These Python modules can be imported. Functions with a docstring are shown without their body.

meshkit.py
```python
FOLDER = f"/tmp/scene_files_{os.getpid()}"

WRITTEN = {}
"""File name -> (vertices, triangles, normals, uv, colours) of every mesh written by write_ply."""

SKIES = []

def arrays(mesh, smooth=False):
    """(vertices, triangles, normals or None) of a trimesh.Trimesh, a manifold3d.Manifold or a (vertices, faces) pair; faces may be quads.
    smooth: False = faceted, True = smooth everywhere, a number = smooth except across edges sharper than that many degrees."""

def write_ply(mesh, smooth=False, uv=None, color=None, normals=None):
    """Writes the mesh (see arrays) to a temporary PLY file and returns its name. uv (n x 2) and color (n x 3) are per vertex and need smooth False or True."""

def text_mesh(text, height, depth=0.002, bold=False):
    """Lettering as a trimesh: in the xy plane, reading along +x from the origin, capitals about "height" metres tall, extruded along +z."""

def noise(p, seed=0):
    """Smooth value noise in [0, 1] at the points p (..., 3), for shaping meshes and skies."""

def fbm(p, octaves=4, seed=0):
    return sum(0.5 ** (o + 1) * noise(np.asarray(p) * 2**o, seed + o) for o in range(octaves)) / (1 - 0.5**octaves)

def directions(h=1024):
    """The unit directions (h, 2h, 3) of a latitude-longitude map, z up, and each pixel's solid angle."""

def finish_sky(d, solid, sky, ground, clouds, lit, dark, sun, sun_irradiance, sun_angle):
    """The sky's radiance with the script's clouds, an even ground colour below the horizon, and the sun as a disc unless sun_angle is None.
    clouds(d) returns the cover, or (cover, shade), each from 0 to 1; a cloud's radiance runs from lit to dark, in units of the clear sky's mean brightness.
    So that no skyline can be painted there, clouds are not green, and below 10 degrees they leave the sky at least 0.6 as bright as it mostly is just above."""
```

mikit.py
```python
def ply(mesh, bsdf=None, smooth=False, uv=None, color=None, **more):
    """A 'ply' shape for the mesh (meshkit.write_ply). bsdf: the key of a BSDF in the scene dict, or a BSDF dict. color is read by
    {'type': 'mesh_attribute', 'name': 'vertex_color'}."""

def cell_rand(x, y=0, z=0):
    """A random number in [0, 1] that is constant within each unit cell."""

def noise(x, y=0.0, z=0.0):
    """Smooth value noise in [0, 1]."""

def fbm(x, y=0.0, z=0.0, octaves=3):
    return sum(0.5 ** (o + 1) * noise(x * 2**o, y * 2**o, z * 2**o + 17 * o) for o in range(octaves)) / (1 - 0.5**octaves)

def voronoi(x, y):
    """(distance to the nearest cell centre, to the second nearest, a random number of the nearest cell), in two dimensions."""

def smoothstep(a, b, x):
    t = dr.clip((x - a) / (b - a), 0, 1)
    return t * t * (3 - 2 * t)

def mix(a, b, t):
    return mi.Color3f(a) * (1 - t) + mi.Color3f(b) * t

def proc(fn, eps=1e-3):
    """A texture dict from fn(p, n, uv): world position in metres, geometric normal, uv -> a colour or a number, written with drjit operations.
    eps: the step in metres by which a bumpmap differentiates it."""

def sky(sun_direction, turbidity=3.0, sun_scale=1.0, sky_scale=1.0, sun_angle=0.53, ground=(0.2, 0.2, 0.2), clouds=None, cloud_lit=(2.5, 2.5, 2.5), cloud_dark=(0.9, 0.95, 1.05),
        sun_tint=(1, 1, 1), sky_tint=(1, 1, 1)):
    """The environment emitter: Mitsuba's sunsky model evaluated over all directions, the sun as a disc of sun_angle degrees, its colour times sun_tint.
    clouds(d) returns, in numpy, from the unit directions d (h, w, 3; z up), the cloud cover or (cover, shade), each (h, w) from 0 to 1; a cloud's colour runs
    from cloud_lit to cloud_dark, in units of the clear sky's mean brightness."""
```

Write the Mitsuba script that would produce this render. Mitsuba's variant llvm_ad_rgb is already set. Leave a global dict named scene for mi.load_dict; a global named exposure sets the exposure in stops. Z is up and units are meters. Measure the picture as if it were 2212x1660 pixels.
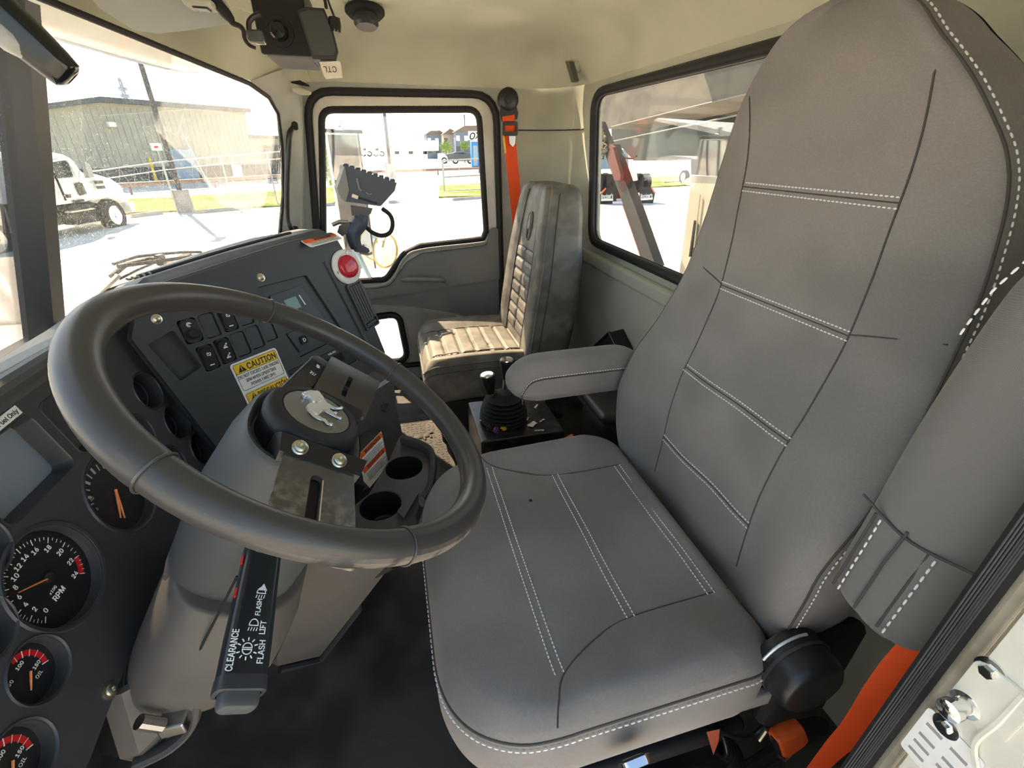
import math, random
import numpy as np, trimesh, mitsuba as mi, mikit, meshkit
import manifold3d as m3
from shapely.geometry import Polygon, Point, LineString, box as sbox
from shapely.ops import unary_union
from shapely import affinity
from mikit import proc, noise, fbm, voronoi, cell_rand, smoothstep, mix
import drjit as dr

T4 = mi.ScalarTransform4f
scene, labels = {}, {}
# ---------------------------------------------------------------- camera, sky, exposure
# metres; x = across the cab to the passenger side, y = forward, z = up; the eye is the origin, the cab floor at z = -1.05
WPX, HPX, FPX = 2212, 1660, 975.0
PITCH, YAW, ROLL = (math.radians(a) for a in (27.5, 14.6, 0.5))
CF = np.array([math.cos(PITCH) * math.cos(YAW), -math.cos(PITCH) * math.sin(YAW), -math.sin(PITCH)])
_r = np.array([-math.sin(YAW), -math.cos(YAW), 0.0]); _u = np.cross(_r, CF)
CR = _r * math.cos(ROLL) + _u * math.sin(ROLL); CU = -_r * math.sin(ROLL) + _u * math.cos(ROLL)
scene['camera'] = {'type': 'perspective', 'fov': math.degrees(2 * math.atan(WPX / 2 / FPX)), 'fov_axis': 'x', 'near_clip': 0.01, 'far_clip': 2000.0,
                   'to_world': T4().look_at(origin=[0, 0, 0], target=CF.tolist(), up=CU.tolist())}
SUN = np.array([0.9135 * 0.69, 0.4067 * 0.69, 0.724])
scene['sky'] = mikit.sky(SUN, turbidity=3.5, sun_scale=1.0, sky_scale=1.2, ground=(0.42, 0.40, 0.36), sky_tint=(1.16, 1.0, 0.80), sun_tint=(1.06, 1.0, 0.9))
exposure = 3.5
GROUND = -2.7
FLOOR = -1.05


def ray(u, v):
    return CF + CR * ((u - WPX / 2) / FPX) + CU * ((HPX / 2 - v) / FPX)


def at(u, v, x=None, y=None, z=None):
    """The point at this line of sight on the plane x, y or z = value."""
    d = ray(u, v)
    return d * (x / d[0] if x is not None else y / d[1] if y is not None else z / d[2])


# ---------------------------------------------------------------- helpers
def V(*a):
    return np.array(a, float)


def unit(v):
    v = np.asarray(v, float)
    return v / np.linalg.norm(v)


class Fr:
    """A local frame: origin, x, y (made perpendicular), z = x cross y."""

    def __init__(s, o, x, y):
        s.o, s.x = np.asarray(o, float), unit(x)
        y = np.asarray(y, float)
        s.y = unit(y - s.x * (y @ s.x)); s.z = np.cross(s.x, s.y)
        s.M = np.eye(4); s.M[:3, 0], s.M[:3, 1], s.M[:3, 2], s.M[:3, 3] = s.x, s.y, s.z, s.o

    def p(s, x, y, z=0.0):
        return s.o + s.x * x + s.y * y + s.z * z

    def m(s, mesh):
        mesh = mesh.copy(); mesh.apply_transform(s.M); return mesh

    def sub(s, x, y, z=0.0, rot=0.0):
        a = math.radians(rot); c, q = math.cos(a), math.sin(a)
        return Fr(s.p(x, y, z), s.x * c + s.y * q, -s.x * q + s.y * c)

    def px(s, u, v, z=0.0):
        """Local (x, y) of the line of sight on the frame's plane at height z."""
        d = ray(u, v); o = s.o + s.z * z
        q = d * ((o @ s.z) / (d @ s.z)) - o
        return q @ s.x, q @ s.y


def tm(v, f):
    return trimesh.Trimesh(np.asarray(v, float), np.asarray(f, int), process=False)


def cat(ms):
    return trimesh.util.concatenate([m for m in ms if m is not None])


def loft(rings, closed=True, cap0=True, cap1=True):
    """Skin through rings (n, m, 3)."""
    r = np.asarray(rings, float); n, m = r.shape[:2]
    f = []
    i, j = np.meshgrid(np.arange(n - 1), np.arange(m if closed else m - 1), indexing='ij')
    a = i * m + j; b = i * m + (j + 1) % m; c = b + m; d = a + m
    f = np.concatenate([np.stack([a, b, c], -1).reshape(-1, 3), np.stack([a, c, d], -1).reshape(-1, 3)])
    v = r.reshape(-1, 3)
    ext, ev, k = [f], [v], len(v)
    for on, ring, flip in ((cap0, 0, True), (cap1, n - 1, False)):
        if on and closed:
            ev.append(r[ring].mean(0)[None]); idx = ring * m + np.arange(m); nx = ring * m + (np.arange(m) + 1) % m
            q = np.stack([idx, nx, np.full(m, k)], -1)
            ext.append(q[:, ::-1] if flip else q); k += 1
    return tm(np.vstack(ev), np.vstack(ext))


def fix(mesh):
    if mesh.volume < 0:
        mesh.invert()
    return mesh


def smooth_path(pts, n=8, closed=False):
    """Catmull-Rom through the points."""
    p = np.asarray(pts, float)
    q = np.vstack([p[-1], p, p[0], p[1]]) if closed else np.vstack([2 * p[0] - p[1], p, 2 * p[-1] - p[-2]])
    out = []
    for i in range(1, len(q) - 2):
        t = np.linspace(0, 1, n, endpoint=False)[:, None]
        a, b, c, d = q[i - 1], q[i], q[i + 1], q[i + 2]
        out.append(0.5 * (2 * b + (c - a) * t + (2 * a - 5 * b + 4 * c - d) * t**2 + (3 * b - a - 3 * c + d) * t**3))
    if not closed:
        out.append(p[-1][None])
    return np.vstack(out)


def frames(p, closed=False):
    p = np.asarray(p, float)
    t = (np.roll(p, -1, 0) - np.roll(p, 1, 0)) if closed else np.gradient(p, axis=0)
    t /= np.linalg.norm(t, axis=1, keepdims=True) + 1e-12
    u = np.cross(t[0], [0, 0, 1.0] if abs(t[0][2]) < 0.9 else [1.0, 0, 0]); u /= np.linalg.norm(u)
    us = []
    for k in range(len(p)):
        u = u - t[k] * (u @ t[k]); u /= np.linalg.norm(u) + 1e-12; us.append(u)
    us = np.array(us)
    return t, us, np.cross(t, us)


def tube(pts, r, sides=8, closed=False, flat=1.0, up=None):
    """A round (or flattened) bar along the points; r a number or one per point. up: direction of the flattened axis."""
    p = np.asarray(pts, float); t, u, w = frames(p, closed)
    if up is not None:
        w = np.asarray(up, float) - t * (t @ np.asarray(up, float))[:, None]; w /= np.linalg.norm(w, axis=1, keepdims=True) + 1e-12
        u = np.cross(w, t)
    a = np.arange(sides) * 2 * np.pi / sides
    rr = np.broadcast_to(r, (len(p),))[:, None, None]
    rings = p[:, None] + rr * (np.cos(a)[None, :, None] * u[:, None] + flat * np.sin(a)[None, :, None] * w[:, None])
    if closed:
        rings = np.vstack([rings, rings[:1]])
    return fix(loft(rings, True, not closed, not closed))


def rbox(sx, sy, sz, r=0.004, c=(0, 0, 0)):
    """A box with rounded edges, full sizes."""
    r = min(r, sx / 2.01, sy / 2.01, sz / 2.01)
    s = trimesh.creation.icosphere(subdivisions=1, radius=r).vertices
    k = np.array([[x, y, z] for x in (-1, 1) for y in (-1, 1) for z in (-1, 1)]) * (V(sx, sy, sz) / 2 - r)
    return trimesh.convex.convex_hull((k[:, None] + s[None]).reshape(-1, 3) + V(*c))


def bx(sx, sy, sz, c=(0, 0, 0)):
    m = trimesh.creation.box((sx, sy, sz)); m.apply_translation(c); return m


def hull(pts):
    return trimesh.convex.convex_hull(np.asarray(pts, float))


def rrect(w, h, r, n=6, c=(0, 0)):
    """A rounded rectangle polygon."""
    return Polygon([(c[0] + sx * (w / 2 - r) + r * math.cos(a), c[1] + sy * (h / 2 - r) + r * math.sin(a))
                    for sx, sy, a0 in ((1, 1, 0), (-1, 1, 90), (-1, -1, 180), (1, -1, 270)) for a in np.radians(np.linspace(a0, a0 + 90, n))])


def rpoly(pts, r, n=6):
    """A polygon with its corners rounded (r one number or one per corner) -> array."""
    p = np.asarray(pts, float); k = len(p); out = []
    rs = np.broadcast_to(r, (k,))
    for i in range(k):
        a, b, c = p[i - 1], p[i], p[(i + 1) % k]
        d1, d2 = unit(a - b), unit(c - b)
        ang = math.acos(np.clip(d1 @ d2, -1, 1)); L = min(rs[i] / math.tan(ang / 2) if ang < 3.1 else 0, 0.49 * np.linalg.norm(a - b), 0.49 * np.linalg.norm(c - b))
        s, e = b + d1 * L, b + d2 * L
        for t in np.linspace(0, 1, n):
            out.append((1 - t)**2 * s + 2 * t * (1 - t) * b + t * t * e)
    return np.array(out)


def prism(poly, h, z0=0.0, bevel=0.0):
    """Polygon (shapely, may have holes) extruded along z from z0 to z0 + h; bevel shrinks the top edge."""
    poly = poly if hasattr(poly, 'exterior') else Polygon(poly)
    poly = poly.buffer(0)
    if poly.geom_type != 'Polygon':
        return cat([prism(g, h, z0, bevel) for g in poly.geoms])
    if bevel <= 0:
        m = trimesh.creation.extrude_polygon(poly, h, engine='earcut'); m.apply_translation([0, 0, z0]); return m
    cs = m3.CrossSection([np.array(poly.exterior.coords)[:-1]] + [np.array(i.coords)[:-1] for i in poly.interiors], m3.FillRule.EvenOdd)
    out = [m3.Manifold.extrude(cs, h - bevel)]
    for k in range(3):
        q = cs.offset(-bevel * (1 - math.cos((k + 1) * math.pi / 6)), m3.JoinType.Miter)
        out.append(m3.Manifold.extrude(q, bevel * math.sin((k + 1) * math.pi / 6) + h * 0.5).translate([0, 0, h / 2 - bevel]))
    m = sum(out[1:], out[0]).to_mesh()
    r = tm(m.vert_properties[:, :3], m.tri_verts); r.apply_translation([0, 0, z0]); return r


def lathe(prof, n=32, c0=True):
    """Revolve (radius, height) pairs about z."""
    a = np.arange(n) * 2 * np.pi / n
    rings = [[(r * math.cos(t), r * math.sin(t), z) for t in a] for r, z in prof]
    return fix(loft(rings, True, c0, True))


def ringmesh(r0, r1, h, n=40):
    """A flat ring with rounded top."""
    a = np.arange(n) * 2 * np.pi / n; prof = [(r0, 0), (r0, h * .7), (r0 + (r1 - r0) * .25, h), (r0 + (r1 - r0) * .75, h), (r1, h * .7), (r1, 0)]
    rings = np.array([[(r * math.cos(t), r * math.sin(t), z) for t in a] for r, z in prof + prof[:1]])
    return fix(loft(rings, True, False, False))


def grid(fn, us, vs, flip=False):
    """A sheet of points fn(u, v)."""
    p = np.array([[fn(u, v) for v in vs] for u in us]); m = loft(p, False)
    if flip:
        m.invert()
    return m


def text(s, h, c=(0, 0), rot=0.0, bold=False, depth=0.0004, z=0.0, w=None):
    m = meshkit.text_mesh(s, h, depth, bold)
    b = m.bounds; m.apply_translation([-(b[0][0] + b[1][0]) / 2, -h / 2, 0])
    if w:
        m.apply_scale([w / (b[1][0] - b[0][0]), 1, 1])
    if rot:
        m.apply_transform(trimesh.transformations.rotation_matrix(math.radians(rot), [0, 0, 1]))
    m.apply_translation([c[0], c[1], z]); return m


def stroke(pts, w, depth=0.0004, z=0.0, closed=False):
    """A printed line of width w along 2d points."""
    g = (LineString(list(pts) + ([pts[0]] if closed else []))).buffer(w / 2, cap_style=2, join_style=2)
    return prism(g, depth, z)


def sewn(pts, r=0.0006, on=0.0035, off=0.0022, nrm=None, lift=0.0):
    """A dashed thread along a 3d path."""
    p = np.asarray(pts, float); s = np.concatenate([[0], np.cumsum(np.linalg.norm(np.diff(p, axis=0), axis=1))])
    out, t = [], 0.0
    while t + on < s[-1]:
        q = np.array([[np.interp(x, s, p[:, k]) for k in range(3)] for x in (t, t + on / 2, t + on)])
        out.append(tube(q, [r * .7, r, r * .7], 5)); t += on + off
    return cat(out) if out else None


def place(m, M):
    m = m.copy(); m.apply_transform(M); return m


def mv(m, x=0, y=0, z=0):
    m = m.copy(); m.apply_translation([x, y, z]); return m


def rot(m, deg, axis, c=(0, 0, 0)):
    m = m.copy(); m.apply_transform(trimesh.transformations.rotation_matrix(math.radians(deg), axis, c)); return m


def num(name):
    if name not in scene and name not in labels and not any(k.startswith(name + '__') for k in scene):
        return name
    k = 1
    while f'{name}_{k:03d}' in scene or f'{name}_{k:03d}' in labels:
        k += 1
    return f'{name}_{k:03d}'


def thing(name, label, catg, group=None):
    k = num(name); labels[k] = {'label': label, 'category': catg}
    if group:
        labels[k]['group'] = group
    return k


def obj(name, mesh, mat, parent=None, smooth=35, label=None, catg=None, group=None, kind=None, color=None):
    """One entry of the scene, a part when it has a parent."""
    k = num((parent + '__' if parent else '') + name)
    mesh = cat(mesh) if isinstance(mesh, (list, tuple)) else mesh
    scene[k] = mikit.ply(mesh, mat, smooth=smooth)
    d = {a: b for a, b in (('label', label), ('category', catg), ('group', group), ('kind', kind)) if b}
    if d:
        labels[k] = d
    return k


def struct(name, mesh, mat, parent=None, smooth=35, label=None):
    k = obj(name, mesh, mat, parent, smooth, label=label)
    if not parent:
        labels.setdefault(k, {})['kind'] = 'structure'
    return k


# ---------------------------------------------------------------- materials
def rgb(*c):
    return {'type': 'rgb', 'value': list(c if len(c) == 3 else c * 3)}


def mat(name, c, rough=0.5, metal=0.0, spec=0.5, two=True, bump=None, **k):
    b = {'type': 'principled', 'base_color': c if isinstance(c, dict) else rgb(*c), 'roughness': rough, 'metallic': metal, 'specular': spec, **k}
    if bump:
        b = {'type': 'bumpmap', 'arbitrary': bump[0], 'scale': bump[1], 'bsdf': b}
    scene[name] = {'type': 'twosided', 'bsdf': b} if two else b
    return name


def blot(a, b, s, lo=0.35, hi=0.65, oct=3):
    """Colour that wanders from a to b in soft blotches of scale 1/s metres."""
    return proc(lambda p, n, uv: mix(a, b, smoothstep(lo, hi, fbm(p.x * s, p.y * s, p.z * s, oct))))


def grain(s, amp=1.0):
    return proc(lambda p, n, uv: noise(p.x * s, p.y * s, p.z * s) * amp, eps=0.3 / s)


FAB = (0.235, 0.212, 0.196)
mat('m_fabric', proc(lambda p, n, uv: mix((0.20, 0.187, 0.175), (0.265, 0.243, 0.226), smoothstep(.3, .7, fbm(p.x * 7, p.y * 7, p.z * 7, 3))) * (0.93 + 0.14 * noise(p.x * 900, p.y * 900, p.z * 900))),
    0.85, spec=0.2, bump=(grain(900), 0.00015), sheen=0.15)
mat('m_fabric_rib', proc(lambda p, n, uv: mi.Color3f(0.225, 0.21, 0.196) * (0.85 + 0.15 * dr.sin((p.y * 0.6 + p.z) * 4200) * dr.sin((p.x + p.y * .5) * 4200))), 0.9, spec=0.15, sheen=0.2)
mat('m_seam', (0.085, 0.078, 0.073), 0.9, spec=0.1)
mat('m_thread', (0.80, 0.79, 0.76), 0.7, spec=0.2)
mat('m_headliner', blot((0.53, 0.54, 0.42), (0.62, 0.62, 0.50), 5), 0.9, spec=0.15, bump=(grain(500), 0.0003))
mat('m_headliner_grey', blot((0.40, 0.42, 0.39), (0.46, 0.47, 0.43), 4), 0.85, spec=0.2)
mat('m_wall_pad', blot((0.42, 0.425, 0.35), (0.49, 0.495, 0.41), 5), 0.8, spec=0.2)
mat('m_dash', (0.041, 0.044, 0.046), 0.45, spec=0.45, bump=(grain(1100), 0.00012))
mat('m_dash_grey', (0.070, 0.074, 0.075), 0.5, spec=0.4, bump=(grain(1100), 0.00012))
mat('m_panel_dark', (0.035, 0.037, 0.040), 0.4)
mat('m_black', (0.014, 0.014, 0.015), 0.35)
mat('m_black_gloss', (0.010, 0.011, 0.012), 0.12)
mat('m_black_matt', (0.018, 0.018, 0.018), 0.7, spec=0.3)
mat('m_rubber', (0.022, 0.022, 0.023), 0.55, spec=0.35)
mat('m_mat_rubber', blot((0.036, 0.032, 0.028), (0.075, 0.067, 0.058), 9), 0.65, spec=0.3, bump=(grain(300), 0.0006))
mat('m_cowl', blot((0.095, 0.088, 0.080), (0.12, 0.11, 0.10), 6), 0.5, spec=0.4, bump=(grain(1000), 0.0001))
mat('m_door_grey', blot((0.20, 0.205, 0.205), (0.235, 0.235, 0.23), 6), 0.55, spec=0.35, bump=(grain(800), 0.00015))
mat('m_door_tan', blot((0.34, 0.325, 0.295), (0.39, 0.37, 0.335), 6), 0.7, spec=0.25)
mat('m_vinyl', blot((0.125, 0.115, 0.098), (0.20, 0.187, 0.160), 14, oct=4), 0.5, spec=0.4, bump=(grain(700), 0.00015))
mat('m_paint_white', (0.74, 0.74, 0.70), 0.25, spec=0.5, clearcoat=0.4)
mat('m_paint_cream', blot((0.68, 0.665, 0.59), (0.76, 0.745, 0.67), 8), 0.35)
mat('m_chrome', (0.86, 0.86, 0.85), 0.12, metal=1.0)
mat('m_steel', (0.55, 0.54, 0.52), 0.3, metal=1.0)
mat('m_zinc', (0.62, 0.58, 0.45), 0.3, metal=1.0)
mat('m_silver', (0.72, 0.73, 0.74), 0.35, metal=0.6)
mat('m_orange', proc(lambda p, n, uv: mi.Color3f(0.92, 0.10, 0.018) * (0.9 + 0.1 * dr.sin(p.z * 2600))), 0.6, spec=0.3)
mat('m_orange_plain', (0.85, 0.13, 0.025), 0.45)
mat('m_red', (0.55, 0.012, 0.016), 0.35)
mat('m_red_lens', (0.50, 0.012, 0.028), 0.12, clearcoat=0.8)
mat('m_yellow', (0.80, 0.50, 0.02), 0.45)
mat('m_white_print', (0.82, 0.82, 0.80), 0.6)
mat('m_label_white', (0.78, 0.76, 0.71), 0.45)
mat('m_label_cream', (0.72, 0.66, 0.55), 0.5)
mat('m_ink', (0.012, 0.012, 0.012), 0.6)
mat('m_ink_grey', (0.30, 0.29, 0.28), 0.6)
mat('m_needle', (0.95, 0.30, 0.08), 0.5)
mat('m_print_dim', (0.42, 0.43, 0.42), 0.6)
mat('m_lcd', (0.20, 0.24, 0.28), 0.15, clearcoat=1.0)
mat('m_lcd_green', (0.14, 0.25, 0.22), 0.3)
mat('m_wheel', proc(lambda p, n, uv: mix((0.050, 0.047, 0.044), (0.25, 0.215, 0.17), smoothstep(.42, .62, fbm(p.x * 45, p.y * 45, p.z * 45, 4)) * smoothstep(.16, .0, p.y) * smoothstep(.68, .50, p.x) * smoothstep(.25, -.35, n.z) * .8)), 0.34, spec=0.5, bump=(grain(1500), 0.00008))
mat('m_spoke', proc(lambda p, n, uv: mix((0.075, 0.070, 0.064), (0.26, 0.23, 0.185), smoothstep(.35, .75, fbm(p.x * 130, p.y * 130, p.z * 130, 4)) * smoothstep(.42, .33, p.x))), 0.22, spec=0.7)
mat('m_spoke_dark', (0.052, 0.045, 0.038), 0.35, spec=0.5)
scene['m_glass'] = {'type': 'thindielectric', 'int_ior': 1.5}
scene['m_glass_gauge'] = {'type': 'thindielectric', 'int_ior': 1.45}
mat('m_badge', (0.80, 0.80, 0.80), 0.28, metal=0.85)
mat('m_steel_dark', (0.23, 0.225, 0.215), 0.32, metal=0.8)
mat('m_stalk', (0.016, 0.019, 0.021), 0.28, spec=0.6)
mat('m_black_gloss_dust', blot((0.012, 0.012, 0.013), (0.03, 0.03, 0.032), 30), 0.25, spec=0.5)
mat('m_steel_brown', (0.16, 0.07, 0.045), 0.5, metal=0.3)
mat('m_purple', (0.12, 0.03, 0.12), 0.4)
mat('m_cowl_dark', (0.070, 0.065, 0.062), 0.45, spec=0.4)
mat('m_monitor', (0.042, 0.056, 0.080), 0.45, spec=0.4)
mat('m_monitor_light', (0.20, 0.20, 0.18), 0.55)
mat('m_mirror_grey', (0.30, 0.30, 0.27), 0.35)
mat('m_strap', (0.42, 0.09, 0.05), 0.6)
mat('m_felt_tan', blot((0.34, 0.29, 0.21), (0.44, 0.38, 0.29), 40), 0.9, spec=0.1)
mat('m_paint_jamb', (0.66, 0.63, 0.53), 0.3, clearcoat=0.3)
mat('m_concrete', blot((0.45, 0.42, 0.37), (0.55, 0.515, 0.455), .35), 0.85, spec=0.2)
mat('m_grass', proc(lambda p, n, uv: mix((0.33, 0.29, 0.13), (0.16, 0.22, 0.06), smoothstep(.3, .7, fbm(p.x * .7, p.y * .7, 0, 4))) * (.7 + .6 * noise(p.x * 9, p.y * 9, 0))), 0.9, spec=0.1)
mat('m_rust', (0.24, 0.17, 0.14), 0.7)
mat('m_block', blot((0.30, 0.28, 0.26), (0.38, 0.36, 0.33), 3), 0.85)
mat('m_cladding', (0.38, 0.38, 0.31), 0.6, spec=0.3)
mat('m_cladding_blue', (0.28, 0.34, 0.36), 0.6)
mat('m_roof_trim', (0.10, 0.115, 0.12), 0.6)
mat('m_dark_wall', (0.055, 0.075, 0.078), 0.7)
mat('m_pale_blue', (0.28, 0.38, 0.45), 0.5)
mat('m_dark_glass', (0.03, 0.04, 0.042), 0.12, clearcoat=0.6)
mat('m_galv', (0.48, 0.48, 0.46), 0.5, metal=0.4)
mat('m_pole', (0.085, 0.08, 0.078), 0.6)
mat('m_mast', (0.30, 0.36, 0.42), 0.6)
mat('m_truck_white', (0.70, 0.71, 0.68), 0.25, spec=0.5, clearcoat=0.5)
mat('m_door_tan_lit', (0.62, 0.54, 0.36), 0.5)
mat('m_tyre', (0.028, 0.028, 0.028), 0.75, spec=0.25)
mat('m_leaf', proc(lambda p, n, uv: mix((0.13, 0.24, 0.05), (0.27, 0.38, 0.10), noise(p.x * 3, p.y * 3, p.z * 3))), 0.7, spec=0.2)
mat('m_bark', (0.14, 0.10, 0.07), 0.9)
mat('m_car_grey', (0.07, 0.08, 0.085), 0.3, clearcoat=0.6)
mat('m_apt_blue', (0.16, 0.21, 0.27), 0.7)
mat('m_apt_tan', (0.42, 0.37, 0.30), 0.7)
mat('m_roof_brown', (0.20, 0.155, 0.125), 0.8)
mat('m_blue', (0.02, 0.20, 0.52), 0.4)
mat('m_mirror', (0.85, 0.86, 0.86), 0.03, metal=1.0)
mat('m_cream_mirror', (0.82, 0.78, 0.62), 0.12, metal=1.0)
mat('m_brass_rim', (0.50, 0.40, 0.20), 0.35, metal=0.5)
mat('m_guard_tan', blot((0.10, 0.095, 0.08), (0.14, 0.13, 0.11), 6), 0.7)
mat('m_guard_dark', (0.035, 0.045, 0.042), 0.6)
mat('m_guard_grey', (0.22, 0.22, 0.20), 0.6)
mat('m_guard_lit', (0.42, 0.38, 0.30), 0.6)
mat('m_strut', (0.035, 0.035, 0.034), 0.6)
mat('m_faded_red', (0.14, 0.045, 0.035), 0.6)
mat('m_rope', (0.15, 0.135, 0.10), 0.9)
mat('m_louvre', (0.10, 0.10, 0.10), 0.5)
scene['m_dust'] = {'type': 'principledthin', 'base_color': rgb(0.8, 0.84, 0.74), 'roughness': 0.9, 'diff_trans': 1.5, 'spec_trans': 0.0}
# ================================================================ the cab's shell
XR, YB, ZC = 2.13, -0.78, 0.38


def roof(x, y):
    ex, ey = max(0.0, (abs(x - 1.11) - 0.76) / 0.26), max(0.0, (-0.53 - y) / 0.25)
    r = math.hypot(ex, ey)
    if r > 1:
        ex, ey, r = ex / r, ey / r, 1.0
        x = 1.11 + math.copysign(0.76 + 0.26 * ex, x - 1.11) if ex > 0 else x
        y = -0.53 - 0.25 * ey if ey > 0 else y
    z = ZC - 0.16 * (1 - math.sqrt(max(0.0, 1 - r * r)))
    z -= 0.16 * max(0.0, (y - 0.18) / 0.5) ** 1.5                 # falls towards the windscreen header
    return V(x, y, z)


def y_header(x):
    return 0.585 - 0.36 * abs(x - 1.13)


xs = np.concatenate([np.linspace(0.09, 0.35, 8), np.linspace(0.4, 1.83, 16), np.linspace(1.87, 2.13, 9)])
top = np.array([[roof(x, y) for y in np.concatenate([np.linspace(YB, -0.5, 9), np.linspace(-0.4, y_header(x), 12)])] for x in xs])
ceil = loft(top, False)
up = ceil.copy(); up.vertices[:, 2] += 0.03
ceil.invert()
struct('ceiling', [ceil, up], 'm_headliner', smooth=60)
# outer roof sheet with the overhanging sun visor across the front
# rear wall with its window
WX0, WX1, WZ0, WZ1 = 0.66, 1.745, -0.325, 0.185
hole = Polygon(rpoly([(WX0, WZ0), (WX1 - .012, WZ0), (WX1 + .075, WZ1), (WX0, WZ1)], 0.07))
FB = Fr((0, YB, 0), (1, 0, 0), (0, 0, 1))                        # its z looks to -y (rearwards)
rear = sbox(0.09, FLOOR, 1.914, 0.235).difference(hole)
wallr = FB.m(prism(rear, 0.03))
struct('wall_rear', wallr, 'm_wall_pad', smooth=False)
# the rounded rear corner
arc = [V(1.91 + 0.22 * math.sin(a), -0.56 - 0.22 * math.cos(a), 0) for a in np.linspace(0, math.pi / 2, 10)]
cz = [FLOOR, -0.4, 0.06, 0.085, 0.222]
crn = loft([[p + V(0, 0, z) for p in arc] for z in cz], False)
crn2 = crn.copy(); crn2.invert()
struct('wall_corner', [crn], 'm_wall_pad', smooth=40)
struct('trim_1', tube([p * V(1, 1, 0) + V(-.001, .001, 0.072) for p in arc], 0.003, 6), 'm_seam')
loopw = rpoly([(WX0, WZ0), (WX1 - .012, WZ0), (WX1 + .075, WZ1), (WX0, WZ1)], 0.07)
w3 = struct('window_3', FB.m(prism(hole, 0.004, 0.018)), 'm_glass', smooth=False)
obj('seal', [tube([FB.p(x, z, -.004) for x, z in loopw], 0.015, 10, True), tube([FB.p(x, z, .008) for x, z in np.array(hole.buffer(-0.010).exterior.coords)[:-1]], 0.005, 8, True)], 'm_rubber', w3, 50)
sill = FB.m(rot(rbox(1.36, 0.05, 0.035, 0.012), 0, [1, 0, 0])); sill = mv(sill, 1.12, 0.012, -0.385)
struct('trim_2', [sill, mv(rbox(1.36, .018, .42, .008), 1.12, YB + .008, -.62)], 'm_wall_pad')
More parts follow.
